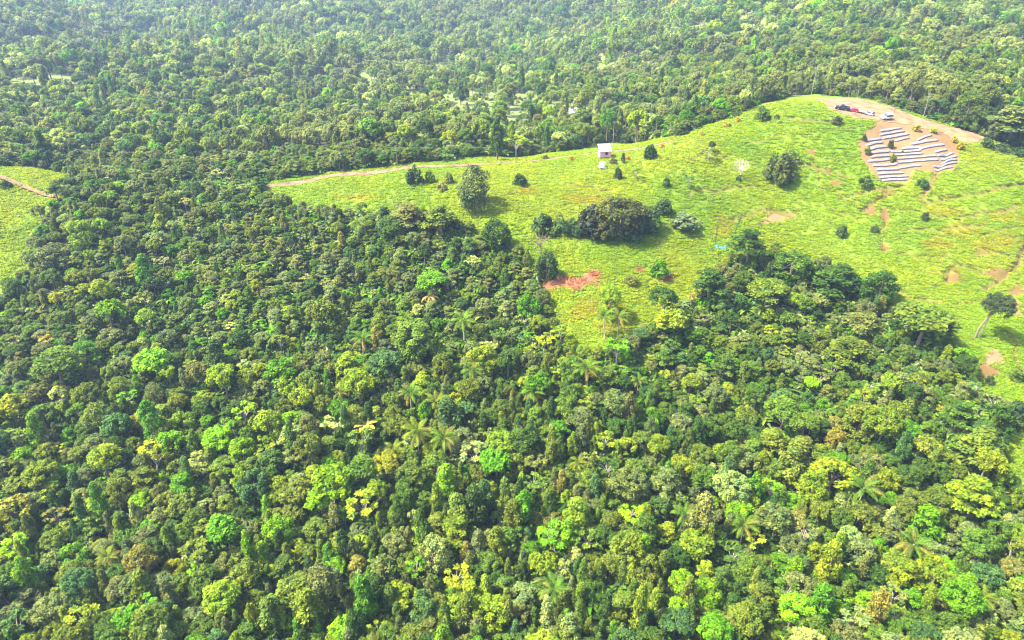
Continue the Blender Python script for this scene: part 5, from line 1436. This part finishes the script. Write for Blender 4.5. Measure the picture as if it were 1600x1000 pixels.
for i, (a, b2) in enumerate(BED):
    A = gpt(1250 + a[0] / 5.3333, 130 + a[1] / 5.3333); B = gpt(1250 + b2[0] / 5.3333, 130 + b2[1] / 5.3333)
    A = Vector((A[0], A[1], 0)); B = Vector((B[0], B[1], 0)); A, B = A - (B - A) * .05, B + (B - A) * .07; L_ = (B - A).length; n_ = max(4, int(L_ / 0.7)); t = (B - A).normalized(); nn = Vector((-t.y, t.x, 0))
    if nn.y < 0: nn = -nn
    rng = random.Random(i); w = rng.uniform(.40, .52)
    ring = [(-w * 1.25, -.10), (-w * .85, .34), (-w * .2, .46), (w * .35, .46), (w * .85, .34), (w * 1.15, -.10)]
    Vb, Fb = [], []
    ph = rng.random() * 6
    for k in range(n_ + 1):
        f = k / n_; p = A.lerp(B, f) + nn * (0.07 * math.sin(f * 5 + ph) + rng.gauss(0, .03))
        end = 0.55 if k in (0, n_) else 1
        for q, h in ring:
            xx, yy = p.x + nn.x * q * end, p.y + nn.y * q * end
            Vb.append((xx, yy, h * end + rng.gauss(0, .015)))
    zz = height(np.array([v[0] for v in Vb]), np.array([v[1] for v in Vb]))
    Vb = [(v[0], v[1], v[2] + zz[j]) for j, v in enumerate(Vb)]
    m_ = len(ring); o0 = Vector(Vb[(n_ // 2) * m_])
    Vb = [(v[0] - o0.x, v[1] - o0.y, v[2] - o0.z) for v in Vb]
    for k in range(n_):
        for q in range(m_ - 1): Fb.append((k * m_ + q, (k + 1) * m_ + q, (k + 1) * m_ + q + 1, k * m_ + q + 1))
    Fb += [tuple(range(m_)), tuple(range(n_ * m_ + m_ - 1, n_ * m_ - 1, -1))]
    fm = [1 if (j % (m_ - 1)) in (0, m_ - 2) else 0 for j in range(n_ * (m_ - 1))] + [0, 0]  # lowest side faces carry the soil with painted-in shade
    o = link('garden_bed', new_mesh('garden_bed', Vb, Fb, [M_PLASTIC, M_SHADESOIL], fmat=fm), loc=o0)
    bn, k = bl_of[i]
    tag(o, f"long white film-covered vegetable bed, {ORDW[k]} from the top in the {bn} of the plot", 'garden bed', 'white vegetable beds of the plot')

# teal netting fence round a small grass pen
def net_fence(pa, pb, label, posts=5, H=0.75):
    A = gpt(*pa); B = gpt(*pb); c = ((A[0] + B[0]) / 2, (A[1] + B[1]) / 2); z0 = gz(*c)
    e = link('net_fence', None, loc=(c[0], c[1], z0)); tag(e, label, 'fence', 'teal net fences of the grass pen')
    P = []
    for k in range(posts):
        f = k / (posts - 1); xx = A[0] + (B[0] - A[0]) * f; yy = A[1] + (B[1] - A[1]) * f; P.append(Vector((xx - c[0], yy - c[1], gz(xx, yy) - z0)))
    for p in P:
        link('post', MB().tube([p + Vector((0, 0, -.3)), p + Vector((0, 0, H + .1))], .03, 5).mesh('post', M_WOOD), e)
    for a, b in zip(P[:-1], P[1:]):
        m = MB(); n = (b - a).cross(Vector((0, 0, 1))).normalized() * .012
        for k in range(4):
            z_ = .12 + k * (H - .15) / 3; sag = Vector((0, 0, -.06))
            for (s, t2) in ((a, a.lerp(b, .5) + sag), (a.lerp(b, .5) + sag, b)):
                s = s + Vector((0, 0, z_)); t2 = t2 + Vector((0, 0, z_)); u = Vector((0, 0, .028))
                m.add([s - n - u, t2 - n - u, t2 - n + u, s - n + u, s + n - u, t2 + n - u, t2 + n + u, s + n + u], [(0, 1, 2, 3), (7, 6, 5, 4), (3, 2, 6, 7), (0, 4, 5, 1)])
        for k in range(7):
            f = (k + .5) / 7; s = a.lerp(b, f)
            m.box((s.x, s.y, s.z + H * .5 - .05), (.04, .04, H - .12))
        o = link('netting', m.mesh('netting', M_NET), e); o['kind'] = 'stuff'
net_fence((1116, 384), (1122, 338), 'teal net fence along the left side of the grass pen', 7)
net_fence((1146, 368), (1157, 337), 'teal net fence along the right side of the grass pen', 6)
net_fence((1122, 337), (1155, 336), 'faint net fence closing the pen\'s top end', 5, .45)
x, y = gpt(1126, 387); z = gz(x, y)
gx_, gy_ = np.meshgrid(np.linspace(-2.1, 2.1, 12), np.linspace(-.9, .9, 6), indexing='ij')
zz = height(gx_ + x, gy_ + y) - z + .35 + .18 * np.sin(gx_ * 2.7) * np.cos(gy_ * 3) + .12 * np.sin(gx_ * 5 + 1)
Vt = np.stack([gx_, gy_, zz], -1).reshape(-1, 3); Vt2 = Vt - np.array((0, 0, .03))
ii = (np.arange(11)[:, None] * 6 + np.arange(5)[None]).ravel()
Fq = np.stack([ii, ii + 6, ii + 7, ii + 1], -1)
o = link('tarpaulin', new_mesh('tarpaulin', np.concatenate([Vt, Vt2]), np.concatenate([Fq, Fq[:, ::-1] + 72]), M_NET), loc=(x, y, z)); tag(o, 'crumpled teal tarpaulin at the pen\'s lower left corner', 'tarpaulin')

# ------------------------------------------------------------------ haze: the air of the valley
M_HAZE = bpy.data.materials.new('haze_air'); M_HAZE.use_nodes = True
t = M_HAZE.node_tree; t.nodes.clear()
ho = t.nodes.new('ShaderNodeOutputMaterial'); hv = t.nodes.new('ShaderNodeVolumePrincipled')
hv.inputs['Color'].default_value = (0.45, 0.60, 1.0, 1); hv.inputs['Density'].default_value = 0.00018; hv.inputs['Anisotropy'].default_value = 0.2
t.links.new(hv.outputs[0], ho.inputs['Volume'])
zmin = float(V[:, 2].min()) if False else float(gzv.min()) - 1.0
zmax = max(float(gzv.max()) + 20.0, CAM_H + 2.0)
b = MB().box((0, 0, (zmin + zmax) / 2), (8800, 8800, zmax - zmin))
hz = link('haze', b.mesh('haze', M_HAZE)); tag(hz, kind='stuff')
